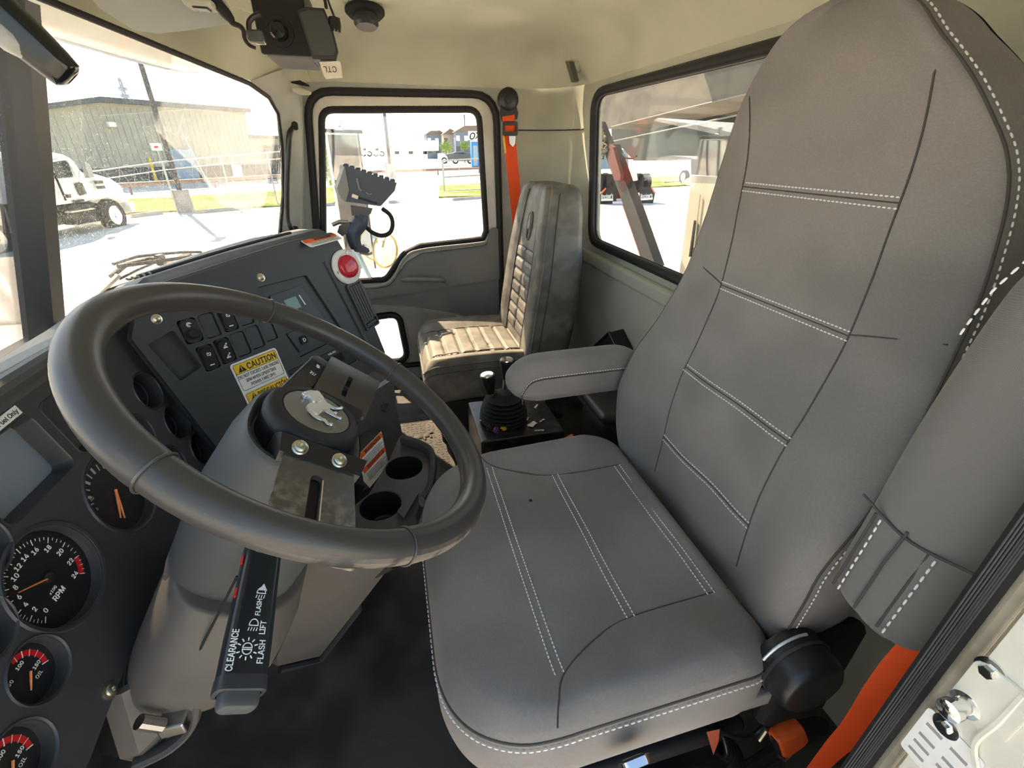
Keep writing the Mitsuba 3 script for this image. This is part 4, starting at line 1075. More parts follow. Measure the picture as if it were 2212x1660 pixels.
# right stalk
p0, p1 = at(628, 856, x=.59), at(694, 794, x=.69)
R2 = Fr(p0, p1 - p0, V(0, .78, .62)); L2 = float(np.linalg.norm(p1 - p0))
s2 = thing('shift_stalk', 'black shift stalk with two white symbols right of the steering wheel hub', 'control stalk')
obj('body', fix(loft(np.array([[R2.p(x, y, z) for y, z in np.array(rrect(w, h, .006, 6).exterior.coords)[:-1]] for x, w, h in ((-.05, .030, .02), (.02, .036, .024), (L2 - .012, .040, .026), (L2, .039, .024))]))), 'm_stalk', s2)
obj('end_rim', fix(loft(np.array([[R2.p(x, y * k, z * k) for y, z in np.array(rrect(.040, .026, .007, 6).exterior.coords)[:-1]] for x, k in ((L2 - .014, 1.02), (L2 - .004, 1.05), (L2 + .004, .92), (L2 + .004, .3))]))), 'm_dash_grey', s2)
e_ = R2.sub(L2 - .026, .002, .0135); e2_ = R2.sub(L2 - .048, 0, .0132)
obj('printed_symbols', [e_.m(prism(Polygon([(-.004, -.001), (0, -.005), (0, -.002), (.004, -.002), (.005, .003), (.002, .003), (.001, .001), (0, .001), (0, .003)]), .0003)), e2_.m(cat([stroke([(-.003, -.004), (.003, -.004)], .0011, .0003), stroke([(-.003, -.001), (.003, -.001)], .0011, .0003), stroke([(-.003, -.004), (-.003, .003)], .0011, .0003), stroke([(0, .001), (.003, .004)], .0011, .0003), stroke([(-.003, .003), (.003, .001)], .0011, .0003)]))], 'm_white_print', s2, False)
# pedal-side tan bracket with latch under the gauges
br = thing('column_tilt_bracket', 'tan and metal bracket under the left side of the steering column', 'bracket')
obj('plate', hull([at(u, v, x=x_) + V(0, dy, 0) for dy in (0, .02) for u, v, x_ in ((262, 1500, .40), (290, 1555, .40), (440, 1400, .44), (432, 1500, .42), (300, 1630, .38), (340, 1640, .40))]), 'm_cowl', br, False)
obj('latch', [tube([at(300, 1560, x=.375), at(350, 1568, x=.38)], .008, 10), mv(rbox(.022, .03, .02, .003), *at(378, 1562, x=.388))], 'm_steel', br)
obj('loop_strap', tube(smooth_path([at(430, 1490, x=.41), at(418, 1560, x=.40), at(370, 1610, x=.39), at(290, 1650, x=.38)], 6), .006, 8, flat=2.2), 'm_cowl', br)
# ================================================================ things in the cab
# ---- hydraulic control box between the seats
bxk = thing('control_box', 'black metal control box with two ball-topped levers and a ribbed rubber boot between the seats', 'control box')
obj('housing', mv(rbox(.232, .245, .30, .006), 1.136, -.302, -.87), 'm_black_gloss_dust', bxk)
bc = at(1088, 905, z=-.722)
bf = lambda k: V(bc[0] + .004 * math.sin(7 * k), bc[1], -.722)
prof = [(.062, 0)] + [q for j in range(7) for q in ((.072 - .0005 * j * j, .006 + .0115 * j), (.060 - .0008 * j * j, .0115 + .0115 * j))] + [(.02, .090), (0, .092)]
obj('rubber_boot', mv(lathe(prof, 40), *bf(0)), 'm_black_matt', bxk, 30)
lv = []
for (u0, v0), (u1, v1), xx in (((1082, 862), (1056, 832), bc[0] + .012), ((1088, 852), (1094, 800), bc[0] + .03)):
    a, b = at(u0, v0, x=xx), at(u1, v1, x=xx + .0)
    d = unit(b - a)
    k = obj('lever', tube([a - d * .03, a, b], .0062, 10), 'm_steel_brown' if u1 < 1090 else 'm_steel', bxk)
    f = Fr(b, np.cross(d, V(0, 1, 0)), V(0, 1, 0) - d * d[1]); f = Fr(b, f.x, np.cross(unit(V(0, 0, 1) * .9 + d * .3), f.x))
    if f.z[2] < 0:
        f = Fr(b, f.x, -f.y)
    obj('knob', f.m(mv(lathe([(0, -.022), (.009, -.020), (.0125, -.010), (.0175, .012), (.0195, .026), (.0185, .031), (0, .032)], 28)), 0, 0, -.002) if False else f.m(lathe([(0, -.030), (.011, -.028), (.015, -.014), (.0205, .014), (.0225, .028), (.0215, .033), (0, .034)], 28)), 'm_black', k, 50)
    obj('knob_cap', f.m(mv(lathe([(.0195, .0325), (.0185, .0360), (.008, .037), (0, .0372)], 28), 0, 0, 0)), 'm_chrome', k)
tb = Fr(at(1165, 930, z=-.7195), (-.2, -1, 0), (1, -.2, 0))
obj('maker_mark', tb.m(text('MUNCIE', .006, (0, 0), w=.026, bold=True, depth=.0003)), 'm_white_print', bxk, False)
rng = np.random.default_rng(4)
for u, v, m_, c_ in ((1047, 912, 'm_label_white', 'folded white paper scrap'), (1133, 905, 'm_label_cream', 'beige crumpled wrapper scrap'), (1150, 918, 'm_label_white', 'crumpled pale foil scrap'), (1170, 910, 'm_label_white', 'thin white paper strip'), (1158, 879, 'm_label_white', 'tiny white paper scrap')):
    p = at(u, v, z=-.718)
    s1, s2 = (.030, .018) if u in (1047, 1150) else (.024, .016) if u == 1133 else (.022, .005)
    g = grid(lambda a, b: V(a * s1, b * s2, .004 * rng.random()), np.linspace(-.5, .5, 5), np.linspace(-.5, .5, 4))
    g = rot(g, {1047: 20, 1133: 60, 1150: -50, 1170: -60}.get(u, -40), [0, 0, 1])
    ln_ = {1047: 'folded white paper scrap at the front corner of the black control box', 1133: 'beige wrapper scrap beside the rubber boot', 1150: 'crumpled foil scrap to the right of the rubber boot', 1170: 'thin white paper strip at the right edge of the control box', 1158: 'tiny white paper scrap under the tip of the armrest'}[u]
    t = obj('litter', mv(g, *(p)), m_, label=ln_, catg='litter')
for u, v, m_, ln_ in ((1058, 925, 'm_black_matt', 'crumpled black wrapper at the base of the rubber boot'), (1072, 930, 'm_purple', 'small purple wrapper at the base of the rubber boot'), (1087, 923, 'm_yellow', 'small yellow wrapper at the base of the rubber boot')):
    p = at(u, v, z=-.712)
    s = trimesh.creation.icosphere(2, .011); s.vertices *= V(1.1, .8, .75) * (0.7 + .6 * rng.random((len(s.vertices), 1)))
    obj('litter', mv(s, *p), m_, smooth=False, label=ln_, catg='litter')
# red seat belt buckle and its stalk beside the driver's cushion
t = thing('belt_buckle', 'small black seat belt buckle with red button beside the driver cushion', 'belt buckle')
p = at(1222, 958, x=.84)
obj('buckle', mv(rot(rbox(.03, .05, .05, .008), -25, [1, 0, 0]), *(p - V(0, 0, .022))), 'm_black', t)
obj('button', mv(rot(rbox(.022, .042, .010, .003), -25, [1, 0, 0]), *(p + V(0, -.002, .006))), 'm_red_lens', t, label='red button')
obj('stalk', tube([p - V(0, 0, .04), p - V(0, .02, .18), V(.86, p[1] - .03, FLOOR + .01)], .010, 8), 'm_black_matt', t)
# bent black lever beyond the box, and a black pouch on the rear wall
t = thing('floor_lever', 'bent black metal lever on the floor behind the control box', 'lever')
obj('bar', tube([at(1172, 868, x=1.32), at(1190, 890, x=1.32), at(1208, 898, x=1.32), at(1212, 893, x=1.33)], .012, 8), 'm_black', t)
obj('base', mv(rbox(.05, .05, .03, .006), *(at(1172, 872, x=1.33) - V(0, 0, .02))), 'm_black', t)
obj('lever_foot', tube([at(1172, 872, x=1.33) - V(0, 0, .02), V(1.33, at(1172, 872, x=1.33)[1], FLOOR)], .012, 8), 'm_black', t)
t = thing('map_pouch', 'black pointed pouch standing against the rear wall behind the armrest', 'pouch')
q0 = [at(u, v, y=-.70) for u, v in ((1282, 752), (1318, 718), (1338, 760), (1330, 800), (1286, 800))]
obj('shell', hull([p for p in q0] + [p + V(.02, -.06, 0) for p in q0]), 'm_black_matt', t, False)
obj('flap', tube([q0[0] + V(0, .004, 0), q0[1] + V(0, .004, 0), q0[2] + V(0, .004, 0)], .004, 6), 'm_black', t)
t = thing('seat_bolster_box', 'dark rounded storage box on the floor behind the driver seat', 'storage box')
obj('case', mv(rbox(.20, .18, .30, .05), 1.16, -.655, -.89), 'm_black_matt', t)
obj('lid', mv(rbox(.205, .185, .04, .018), 1.16, -.655, -.735), 'm_panel_dark', t)
# ---- floor mat relief: seams and an embossed dog emblem plate
t = thing('floor_mat', 'black rubber floor mat with embossed emblem in the passenger footwell', 'floor mat')
mk = obj('sheet', [mv(rbox(.60, .48, .012, .005), 1.45, .10, FLOOR + .006), mv(rbox(.60, .26, .012, .005), 1.45, -.30, FLOOR + .006)], 'm_mat_rubber', t)
ef2 = Fr(at(905, 945, z=FLOOR + .012), (.2, -1, 0), (1, .2, 0))
em = []
for cx, cy, sx, sy in ((0, 0, .030, .016), (-.030, .012, .016, .013), (-.045, .010, .010, .008), (.030, -.004, .020, .013), (.018, -.022, .006, .014), (-.022, -.018, .006, .014), (.044, -.018, .006, .012), (.052, .006, .012, .005)):
    s = trimesh.creation.icosphere(2, 1.0); s.vertices *= V(sx, sy, .006); em.append(mv(s, cx, cy, 0))
obj('embossed_emblem', ef2.m(cat(em)), 'm_mat_rubber', mk, 60)
rngm = np.random.default_rng(9)
obj('tread_pips', [mv(bx(.012, .003, .0015), 0, 0, 0).apply_transform(trimesh.transformations.rotation_matrix(rngm.random() * 3.1, [0, 0, 1])).apply_translation([x + .006 * rngm.random(), y + .006 * rngm.random(), FLOOR + .0125]) for x in np.arange(1.22, 1.73, .017) for y in np.arange(-.12, .32, .017)], 'm_mat_rubber', mk, False, kind='stuff')
# ---- cup holder console hanging under the wing
cc = thing('cup_holder_console', 'dark plastic console with two round cup holders right of the steering column', 'console')
cf = Fr(W.p(-.10, -.46, -.004), W.x, W.y)
pl = [W.px(*q) for q in ((735, 862), (800, 850), (850, 820), (856, 880), (862, 905), (872, 952), (868, 1000), (760, 1080), (745, 1000))]
obj('face_plate', W.m(prism(Polygon(pl), .03, -.03)), 'm_cowl_dark', cc, False)
bp = W.sub(*W.px(831, 880), .001)
obj('push_button', bp.m(cat([lathe([(.0125, 0), (.0125, .003), (.0105, .004), (.009, .0025), (0, .0022)], 28)])), 'm_panel_dark', cc, 40)
# label leaning on the plate
WL = Fr(W.o + W.z * .055, W.x, W.y)
lq = [WL.px(*q) for q in ((773, 982), (822, 932), (834, 988), (838, 1004), (797, 1054), (784, 1040))]
lx, ly = V(*lq[1]) - V(*lq[0]), None
lab = obj('warning_label', WL.m(prism(Polygon(lq), .0008, .002)), 'm_label_white', cc, False, label='orange and white WARNING and ADVERTENCIA sticker with peeling lower edge')
lo = WL.p(*((V(*lq[0]) + V(*lq[1])) / 2), .0030)
LX = WL.p(*lq[1]) - WL.p(*lq[0]); LY = WL.p(*WL.px(773, 982)) - WL.p(*WL.px(786, 1040))
obj('label_backing', WL.m(prism(Polygon(lq).buffer(-.002), .05, -.052)), 'm_cowl_dark', cc, False)
LF = Fr(lo, LX, LY); lw = float(np.linalg.norm(LX)); lh = float(np.linalg.norm(LY))
for yy, s_, w_ in ((-.007, 'WARNING', .72), (-.007 - lh * .52, 'ADVERTENCIA', .78)):
    sk = float((WL.p(*WL.px(786, 1040)) - WL.p(*WL.px(773, 982))) @ LF.x) * (-yy / lh)
    obj('orange_band', LF.m(prism(rrect(lw * .97, .0125, .001, c=(sk, yy)), .0003)), 'm_orange_plain', lab, False)
    obj('lettering', LF.m(cat([text(s_, .0082, (sk + .004, yy), w=lw * w_ * .92, bold=True, z=.0003, depth=.0003)] + [stroke([(sk * 1.2 - lw * .42, yy - .012 - .0042 * j), (sk * 1.2 + lw * (.40 if j % 2 else .28), yy - .012 - .0042 * j)], .0010, .0003) for j in range(5)])), 'm_ink', lab, False)
tz = -.648
c1, c2 = at(873, 1010, z=tz), at(822, 1092, z=tz)
tray = [at(u, v, z=tz) for u, v in ((848, 992), (868, 945), (905, 958), (936, 985), (930, 1030), (905, 1075), (890, 1110), (862, 1135), (780, 1150), (748, 1112), (803, 1068))]
tp = Polygon([(p[0], p[1]) for p in tray]).buffer(.008, 6)
h1, h2 = Point(c1[0], c1[1]).buffer(.041, 24), Point(c2[0], c2[1]).buffer(.041, 24)
obj('tray', mv(prism(tp.difference(unary_union([h1, h2])), .030, -.03, .004), 0, 0, tz), 'm_cowl_dark', cc, 40)
for c_ in (c1, c2):
    k = obj('cup_well', mv(lathe([(.041, .0), (.0405, -.035), (.036, -.062), (0, -.064)], 36, False), c_[0], c_[1], tz), 'm_black', cc, 40)
    scene[k]['bsdf'] = {'type': 'ref', 'id': 'm_black'}
    obj('inner_ring', mv(lathe([(.036, 0), (.033, .003), (.030, 0)], 30), c_[0], c_[1], tz - .060), 'm_panel_dark', k)
gw = [at(u, v, z=tz + .012) for u, v in ((868, 950), (908, 962), (934, 985), (930, 1050), (912, 1085))]
obj('guard_rail', tube(smooth_path(gw, 6), .008, 8, flat=1.8, up=(0, 0, 1)), 'm_cowl_dark', cc, 40)
obj('divider', hull([at(u, v, z=z_) for u, v in ((858, 1105), (895, 1052), (904, 1066), (872, 1120)) for z_ in (tz + .012, tz - .03)]), 'm_cowl_dark', cc, False)
t = obj('console_leg', hull([V(x, y, z) for x, y in ((.86, .18), (.98, .10), (1.04, .2), (.92, .3)) for z in (-.66, FLOOR)]), 'm_black_matt', cc, False)
# ---- monitor on its ball mount on the wing's far end
mo = thing('dash_monitor', 'dark ribbed display unit tilted on a mount above the passenger end of the dashboard', 'monitor')
XM = 1.22
A = lambda u, v, d=0.0: at(640 + u / 6.915, 320 + v / 6.915, x=XM + d)
body = [A(725, 260), A(1500, 520), A(1470, 640), A(1260, 870), A(1190, 840), A(740, 800), A(790, 640), A(715, 370)]
obj('housing', hull(body + [p + V(.045, .014, .0) for p in body]), 'm_monitor', mo, False)
hood_ = [A(725, 262), A(700, 380), A(612, 600), A(640, 690), A(720, 790), A(740, 800), A(790, 635), A(715, 370)]
obj('sun_hood', hull([p + V(-.003, 0, 0) for p in hood_] + [p + V(.04, .01, 0) for p in hood_]), 'm_monitor_light', mo, False)
for j in range(9):
    s = j / 8; p = A(735, 258) * (1 - s) + A(1440, 488) * s
    obj('cooling_fin', mv(rbox(.040, .011, .006, .002), *(p + V(.02, 0, -.0005))), 'm_monitor', mo)
obj('clear_tab', tube([A(905, 450, -.004), A(940, 600, -.004), A(975, 640, -.004)], .0022, 6), 'm_door_grey', mo)
obj('moulded_curve', tube(smooth_path([A(1040, 660, -.004), A(1080, 690, -.004), A(1130, 680, -.004)], 5), .0015, 6), 'm_door_grey', mo)
lt_ = Fr(A(878, 725, -.005), A(915, 735) - A(835, 705), V(0, 0, 1))
k = obj('serial_label', lt_.m(prism(rrect(.014, .008, .001), .0005)), 'm_label_cream', mo, False)
obj('lower_rim', tube([A(935, 745, -.003), A(1205, 830, -.003)], .0025, 6), 'm_panel_dark', mo)
obj('yoke', hull([A(810, 850), A(1140, 900), A(1110, 990), A(1000, 1010), A(830, 1010)] + [A(810, 850, .03), A(1140, 900, .03), A(1110, 990, .03), A(830, 1010, .03)]), 'm_panel_dark', mo, False)
st_ = smooth_path([A(980, 960, .015), A(960, 1100, .012), A(860, 1250, .01), A(860, 1380, .01), A(900, 1490, .01)], 6)
obj('mount_arm', tube(st_, np.interp(np.linspace(0, 1, len(st_)), [0, .3, .7, 1], [.014, .019, .017, .014]), 14), 'm_monitor', mo, 50)
obj('clamp', hull([A(640, 1160), A(800, 1100), A(800, 1250), A(690, 1320), A(610, 1260)] + [A(640, 1160, .03), A(800, 1100, .03), A(800, 1250, .03), A(690, 1320, .03)]), 'm_panel_dark', mo, False)
obj('clamp_lever', tube([A(780, 1110, .005), A(640, 1105, .005), A(540, 1150, .005)], .005, 8), 'm_steel', mo)
obj('foot', hull([A(830, 1500), A(930, 1430), A(1080, 1500), A(1098, 1545), A(1060, 1580), A(880, 1550)] + [A(830, 1500, .03), A(930, 1430, .03), A(1080, 1500, .03), A(1060, 1580, .03)]), 'm_monitor', mo, False)
obj('cable', tube(smooth_path([A(1290, 910, .02), A(1400, 1000, .03), A(1440, 1130, .03), A(1400, 1260, .03), A(1280, 1310, .03), A(1150, 1270, .03), A(1060, 1200, .02), A(1000, 1150, .012)], 6), .0052, 8), 'm_black_matt', mo)
# ---- ceiling things


def on_roof(u, v, gap=0.0):
    d = ray(u, v)
    for t in np.linspace(.4, 3.2, 561):
        p = d * t
        if p[2] >= roof(p[0], p[1])[2] - gap:
            return p
    return d * 1.5


sp = on_roof(788, 22, .012)
t = thing('ceiling_speaker', 'small round grey speaker on the headliner', 'speaker')
sf = Fr(sp, (1, 0, .2), (0, 1, 0))
obj('flange', mv(rot(lathe([(.058, 0), (.058, -.006), (.050, -.014), (.036, -.016), (0, -.016)], 36), 12, [0, 1, 0]), *sp), 'm_black_matt', t)
obj('nozzle', mv(rot(lathe([(.036, -.012), (.036, -.036), (.030, -.044), (0, -.044)], 32), 12, [0, 1, 0]), *sp), 'm_panel_dark', t)
t = thing('coat_hook', 'small brown coat hook on the headliner above the rear window', 'hook')
p = at(1232, 150, y=-.715)
obj('tongue', hull([at(u, v, y=-.715) + V(0, d, 0) for d in (0, -.02) for u, v in ((1221, 133), (1229, 133), (1240, 175), (1234, 178))]), 'm_cowl', t, False)
obj('base', mv(rbox(.03, .02, .035, .008), *(p + V(.01, -.03, .01))), 'm_wall_pad', t)
t = thing('pillar_vent', 'dark oval air slot in the header above the passenger door pillar', 'air slot')
p0, p1 = at(629, 178, x=1.96), at(668, 186, x=1.98)
obj('slot', tube([p0, (p0 + p1) / 2 + V(-.004, 0, .004), p1], [.004, .012, .004], 10, flat=.6), 'm_black_matt', t, 50)
obj('shelf', tube([p0 + V(0, 0, -.02), (p0 + p1) / 2 + V(-.01, 0, -.022), p1 + V(0, 0, -.02)], [.006, .012, .006], 10), 'm_headliner', t, 60)
# CB radio hung from the roof
cb = thing('ceiling_radio', 'black two-way radio unit hanging from the headliner with hand microphone', 'radio')
yL, yR = .232, .135
obj('bracket_plate', mv(rbox(.018, yL - yR + .01, .20, .004), 1.342, (yL + yR) / 2, .285), 'm_black_matt', cb)
obj('radio_body', mv(rbox(.20, yL - yR + .006, .13, .006), 1.455, (yL + yR) / 2, .262), 'm_black', cb)
p = at(603, 68, x=1.33)
obj('knob', mv(rot(lathe([(.019, 0), (.018, .012), (.014, .016), (0, .017)], 24), -90, [0, 1, 0]), *p), 'm_black_gloss', cb)
obj('knob_plate', mv(rot(lathe([(.030, 0), (.029, .003), (0, .003)], 30), -90, [0, 1, 0]), *(p + V(.004, 0, 0))), 'm_black_matt', cb)
obj('heat_sink', mv(rbox(.20, yL - yR, .012, .002), 1.456, (yL + yR) / 2, .196), 'm_black', cb)
for j in range(14):
    obj('cooling_fin', mv(bx(.004, yL - yR - .004, .010), 1.365 + .0135 * j, (yL + yR) / 2, .188), 'm_door_grey', cb, False)
mq = [at(u, v, x=1.31) for u, v in ((641, 22), (662, 15), (700, 18), (718, 60), (731, 112), (727, 128), (676, 128), (668, 100))]
mc = thing('hand_microphone', 'black hand microphone clipped to the right side of the ceiling radio', 'microphone')
obj('body', hull([q for q in mq] + [q * .0 + q + V(.035, .004, 0) for q in mq]), 'm_black', mc, False)
mq2 = [V(1.312, 0, 0) * 0 + (q - np.mean(mq, 0)) * .86 + np.mean(mq, 0) + V(-.008, 0, 0) for q in mq]
obj('front_shell', hull([q for q in mq2] + [q + V(.01, 0, 0) for q in mq2]), 'm_panel_dark', mc, False)
b0, b1 = at(722, 38, x=1.31), at(724, 70, x=1.31)
obj('talk_button', tube([b0, (b0 + b1) / 2, b1], [.012, .0135, .012], 12), 'm_black_gloss', mc)
lq_ = [at(u, v, x=1.315) for u, v in ((690, 134), (733, 132), (737, 162), (700, 165))]
obj('base_tag', hull([q for q in lq_] + [q + V(.05, 0, 0) for q in lq_]), 'm_label_cream', mc, False)
tf = Fr(at(713, 150, x=1.3135), at(733, 150, x=1.3135) - at(700, 150, x=1.3135), V(0, 0, 1))
obj('lettering', tf.m(text('CTL', .011, (0, 0), 180, depth=.0006)), 'm_ink', mc, False)
obj('cord', tube(smooth_path([at(705, 18, x=1.33), at(700, -10, x=1.34), at(690, -40, x=1.36)], 5), .0035, 6), 'm_black', mc)
obj('cord', tube(smooth_path([at(722, 36, x=1.33), at(712, 10, x=1.34), at(702, -20, x=1.36)], 5), .0025, 6), 'm_panel_dark', mc)
# sun visor panel, its latch, and the wiring beside the radio
t = thing('sun_visor', 'grey padded sun visor folded against the headliner ahead of the radio', 'sun visor')
vq = [at(u, v, z=z_) for u, v, z_ in ((150, -60, .240), (215, 18, .212), (290, 66, .203), (345, 73, .203), (420, 64, .212), (488, 53, .222), (500, 36, .232), (478, -5, .252), (440, -70, .275))]
vp = np.array(vq); vtop = vp + V(0, 0, .014)
obj('pad', fix(loft([np.vstack([vp.mean(0) + (vp - vp.mean(0)) * k for k in (1,)]) + V(0, 0, z) for k, z in ((1, .014), (1, .004), (1, 0))])), 'm_headliner_grey', t, 30)
p = at(436, 12, z=.236)
k = obj('latch_frame', mv(rbox(.055, .05, .010, .004), *p), 'm_wall_pad', t)
obj('latch_clip', mv(rbox(.032, .026, .012, .003), *(p + V(-.004, 0, -.002))), 'm_black', k)
t = thing('roof_wiring', 'dark wiring run across the headliner towards the radio', 'cable')
wp = [at(u, v, x=1.20) for u, v in ((440, -30), (463, -2), (482, 22), (497, 40), (503, 50), (517, 56), (526, 66), (529, 84), (538, 97), (552, 104))]
obj('cable', tube(smooth_path(wp, 5), np.interp(np.arange(len(smooth_path(wp, 5))), [0, 12, 20, 46], [.010, .010, .005, .003]), 8), 'm_black_matt', t)
obj('cable', tube(smooth_path([at(u, v, x=1.22) for u, v in ((538, 66), (538, 48), (548, 36), (562, 30))], 6), .005, 8), 'm_black', t)
obj('plug', mv(rbox(.02, .03, .02, .004), *at(552, 78, x=1.24)), 'm_dash_grey', t)
obj('brass_plug', mv(rbox(.016, .02, .016, .003), *at(562, 86, x=1.26)), 'm_zinc', t)
# interior mirror in front of the centre pillar
t = thing('interior_mirror', 'long tapered dark mirror housing in front of the center windshield pillar', 'mirror')
ma, mb = at(-60, -20, x=.93), at(152, 168, x=.93)
mf = Fr(ma, mb - ma, V(0, .5, .85)); ml = float(np.linalg.norm(mb - ma))
obj('housing', fix(loft(np.array([[mf.p(x, y, z) for y, z in np.array(rrect(w, h, min(w, h) * .42, 6).exterior.coords)[:-1]] for x, w, h in ((0, .060, .04), (ml * .5, .056, .038), (ml - .02, .048, .034), (ml - .004, .042, .030), (ml, .030, .02))]))), 'm_black_gloss', t, 45)
obj('mirror_glass', fix(loft(np.array([[mf.p(x, y - .013, z + .004) for y, z in np.array(rrect(w, h, min(w, h) * .42, 6).exterior.coords)[:-1]] for x, w, h in ((.0, .038, .036), (ml * .5, .036, .034), (ml - .05, .028, .030), (ml - .03, .010, .02))]))), 'm_mirror_grey', t, 45)
obj('stem', tube([ma + V(.02, .02, .02), ma + V(.08, .10, .05)], .012, 8), 'm_black', t)
# ---- passenger seat belt on the rear corner
sb = thing('passenger_seat_belt', 'bright orange seat belt hanging on the wall behind the passenger seat', 'seat belt')
X0 = 2.045
p = at(1097, 215, x=X0)
obj('anchor_cover', mv(rot(lathe([(0, -.012), (.040, -.012), (.041, .010), (.036, .016), (.016, .018), (.015, .021), (0, .022)], 32), -90, [0, 1, 0]), *p), 'm_black', sb, 45)
obj('belt_guide', hull([at(u, v, x=X0 + d) for d in (-.012, .02) for u, v in ((1082, 225), (1114, 225), (1120, 245), (1117, 258), (1083, 262), (1079, 245))]), 'm_black', sb, False)
bl = [at(u, v, x=X0 - .004 + d) for u, v, d in ((1098, 250, -.012), (1100, 275, -.002), (1102, 310, .01), (1108, 370, .015), (1114, 430, .015), (1122, 510, .01), (1135, 620, 0), (1145, 720, 0))]
obj('webbing', tube(smooth_path(bl, 6), .0255, 10, flat=.055, up=(1, 0, 0)), 'm_orange', sb, 50)
q = at(1102, 278, x=X0 - .012)
obj('slide_buckle', [mv(rot(prism(rrect(.062, .052, .008).difference(rrect(.044, .022, .003)), .010, -.005, .002), -90, [0, 1, 0]).apply_transform(np.eye(4)), 0, 0, 0).apply_transform(trimesh.transformations.rotation_matrix(math.radians(90), [1, 0, 0])).apply_translation(q)], 'm_black', sb)
obj('tongue', mv(hull([at(u, v, x=X0 - .013 + d) for d in (0, .006) for u, v in ((1099, 292), (1114, 293), (1113, 310), (1108, 318), (1101, 310))]), 0, 0, 0), 'm_silver', sb, False)
obj('yellow_tag', hull([at(u, v, x=X0 + d) for d in (0, .004) for u, v in ((1086, 292), (1090, 296), (1094, 330), (1090, 332))]), 'm_yellow', sb, False, label='yellow tag')
# ---- driver's belt, buckle and hoses low at the right
db_ = thing('driver_seat_belt', 'wide orange seat belt strap between driver seat and door jamb', 'seat belt')
pp = [at(u, v, x=x_) for u, v, x_ in ((2260, 1080, .140), (2150, 1195, .142), (2054, 1299, .145), (1968, 1398, .150), (1897, 1497, .155), (1852, 1571, .160), (1800, 1622, .17), (1740, 1690, .18))]
pth = smooth_path(pp, 6)
wd = np.interp(np.linspace(0, 1, len(pth)), [0, .3, .5, .7, 1], [.004, .0045, .0105, .0125, .007])
obj('webbing', tube(pth, wd, 10, flat=.08, up=unit((-.35, .55, .45))), 'm_orange', db_, 50)
t = thing('driver_belt_buckle', 'orange end of a belt buckle low behind the driver seat base', 'belt buckle')
q = at(1702, 1592, x=.245)
bf2 = Fr(q, unit((0.1, -.9, .3)), (.3, .3, .9))
obj('sleeve', fix(loft(np.array([[bf2.p(x, y, z) for y, z in np.array(rrect(.042 * k, .030 * k, .012 * k, 5).exterior.coords)[:-1]] for x, k in ((-.022, .85), (-.018, 1), (.012, 1), (.022, .9))]))), 'm_orange_plain', t, 40)
obj('slot', bf2.m(mv(rbox(.004, .026, .014, .002), -.023, 0, 0)), 'm_black', t)
obj('stalk', tube([bf2.p(.02, 0, 0), bf2.p(.06, -.02, 0), V(.30, q[1] - .05, FLOOR)], .012, 8), 'm_black_matt', t)
obj('wire_clip', tube([bf2.p(-.026, -.02, 0), bf2.p(-.02, -.032, .004), bf2.p(-.005, -.028, .004)], .002, 6), 'm_steel', t)
t = thing('tether_strap', 'small pointed orange-red strap end hanging under the driver cushion', 'strap')
obj('strap_end', hull([at(u, v, x=.262 + d) for d in (0, .003) for u, v in ((1526, 1582), (1555, 1576), (1552, 1604), (1541, 1632))]), 'm_strap', t, False)
hs = thing('air_hose', 'black coiled air hose under the driver seat', 'hose')
ctr = at(1592, 1625, x=.262)
hel = [ctr + V(.018 * math.cos(a) + .02, -.010 * a / 6.28 * .9 + .02, .022 * math.sin(a) - .0085 * a / 6.28 * 1.5) for a in np.linspace(0, 6.28 * 6, 120)]
obj('coil', tube(hel, .0048, 8), 'm_black_gloss', hs, 50)
obj('tail', tube(smooth_path([at(1555, 1580, x=.27), at(1590, 1592, x=.268), at(1625, 1590, x=.268), at(1650, 1570, x=.27)], 6), .004, 8), 'm_black', hs)
obj('fitting', tube([at(1640, 1600, x=.255), at(1655, 1578, x=.258)], .0035, 8), 'm_zinc', hs)
# ---- door jamb on the driver's side: seal, felt band, painted post with its bolts
zs = [-1.30, -.9, -.6, -.4, -.25, -.1, .25]
band = lambda a, b: loft([[V(*a, z), V((a[0] + b[0]) / 2 + .001, (a[1] + b[1]) / 2 + .004, z), V(*b, z)] for z in zs], False)
JS = 1.2
A0 = (.0995 * JS, -.289 * JS)
js = struct('trim_7', [tube([V(.100 * JS, -.291 * JS, z) for z in zs], .004, 8), band(A0, (.088 * JS, -.288 * JS))], 'm_rubber', smooth=50)
for j in range(7):
    obj('seal_rib', tube([V(.0985 * JS - .0015 * j, -.2855 * JS + .0005 * abs(j - 3), z) for z in zs], .0006, 5), 'm_dash_grey', js, 50)
struct('trim_8', [band((.0885 * JS, -.288 * JS), (.0790 * JS, -.284 * JS)), tube([V(.0800 * JS, -.2825 * JS, z) for z in zs], .0012, 6)], 'm_felt_tan', smooth=50)
jmb = struct('trim_9', [mv(bx(.14, .006, 1.6), .0188, -.326, -.55), hull([V(x, y, z) for x in (.055, .105) for y in (-.36, -.80) for z in (-1.3, .22)])], 'm_paint_jamb', smooth=False)
JF = Fr((0.03, -.3228, -.24), (-1, 0, 0), (0, 0, 1))
jp = lambda u, v: JF.px(u, v)
for (u, v, r) in ((2140, 1450, .0042), (2045, 1570, .0040)):
    x, y = jp(u, v)
    k = obj('bolt', JF.m(mv(cat([lathe([(r * 1.9, 0), (r * 1.9, .0012), (r * 1.1, .0016)], 24), prism(Polygon([(r * math.cos(a), r * math.sin(a)) for a in np.arange(6) * math.pi / 3]), r * .9, .001, r * .2)]), x, y, 0)), 'm_chrome', jmb)
x, y = jp(2088, 1522)
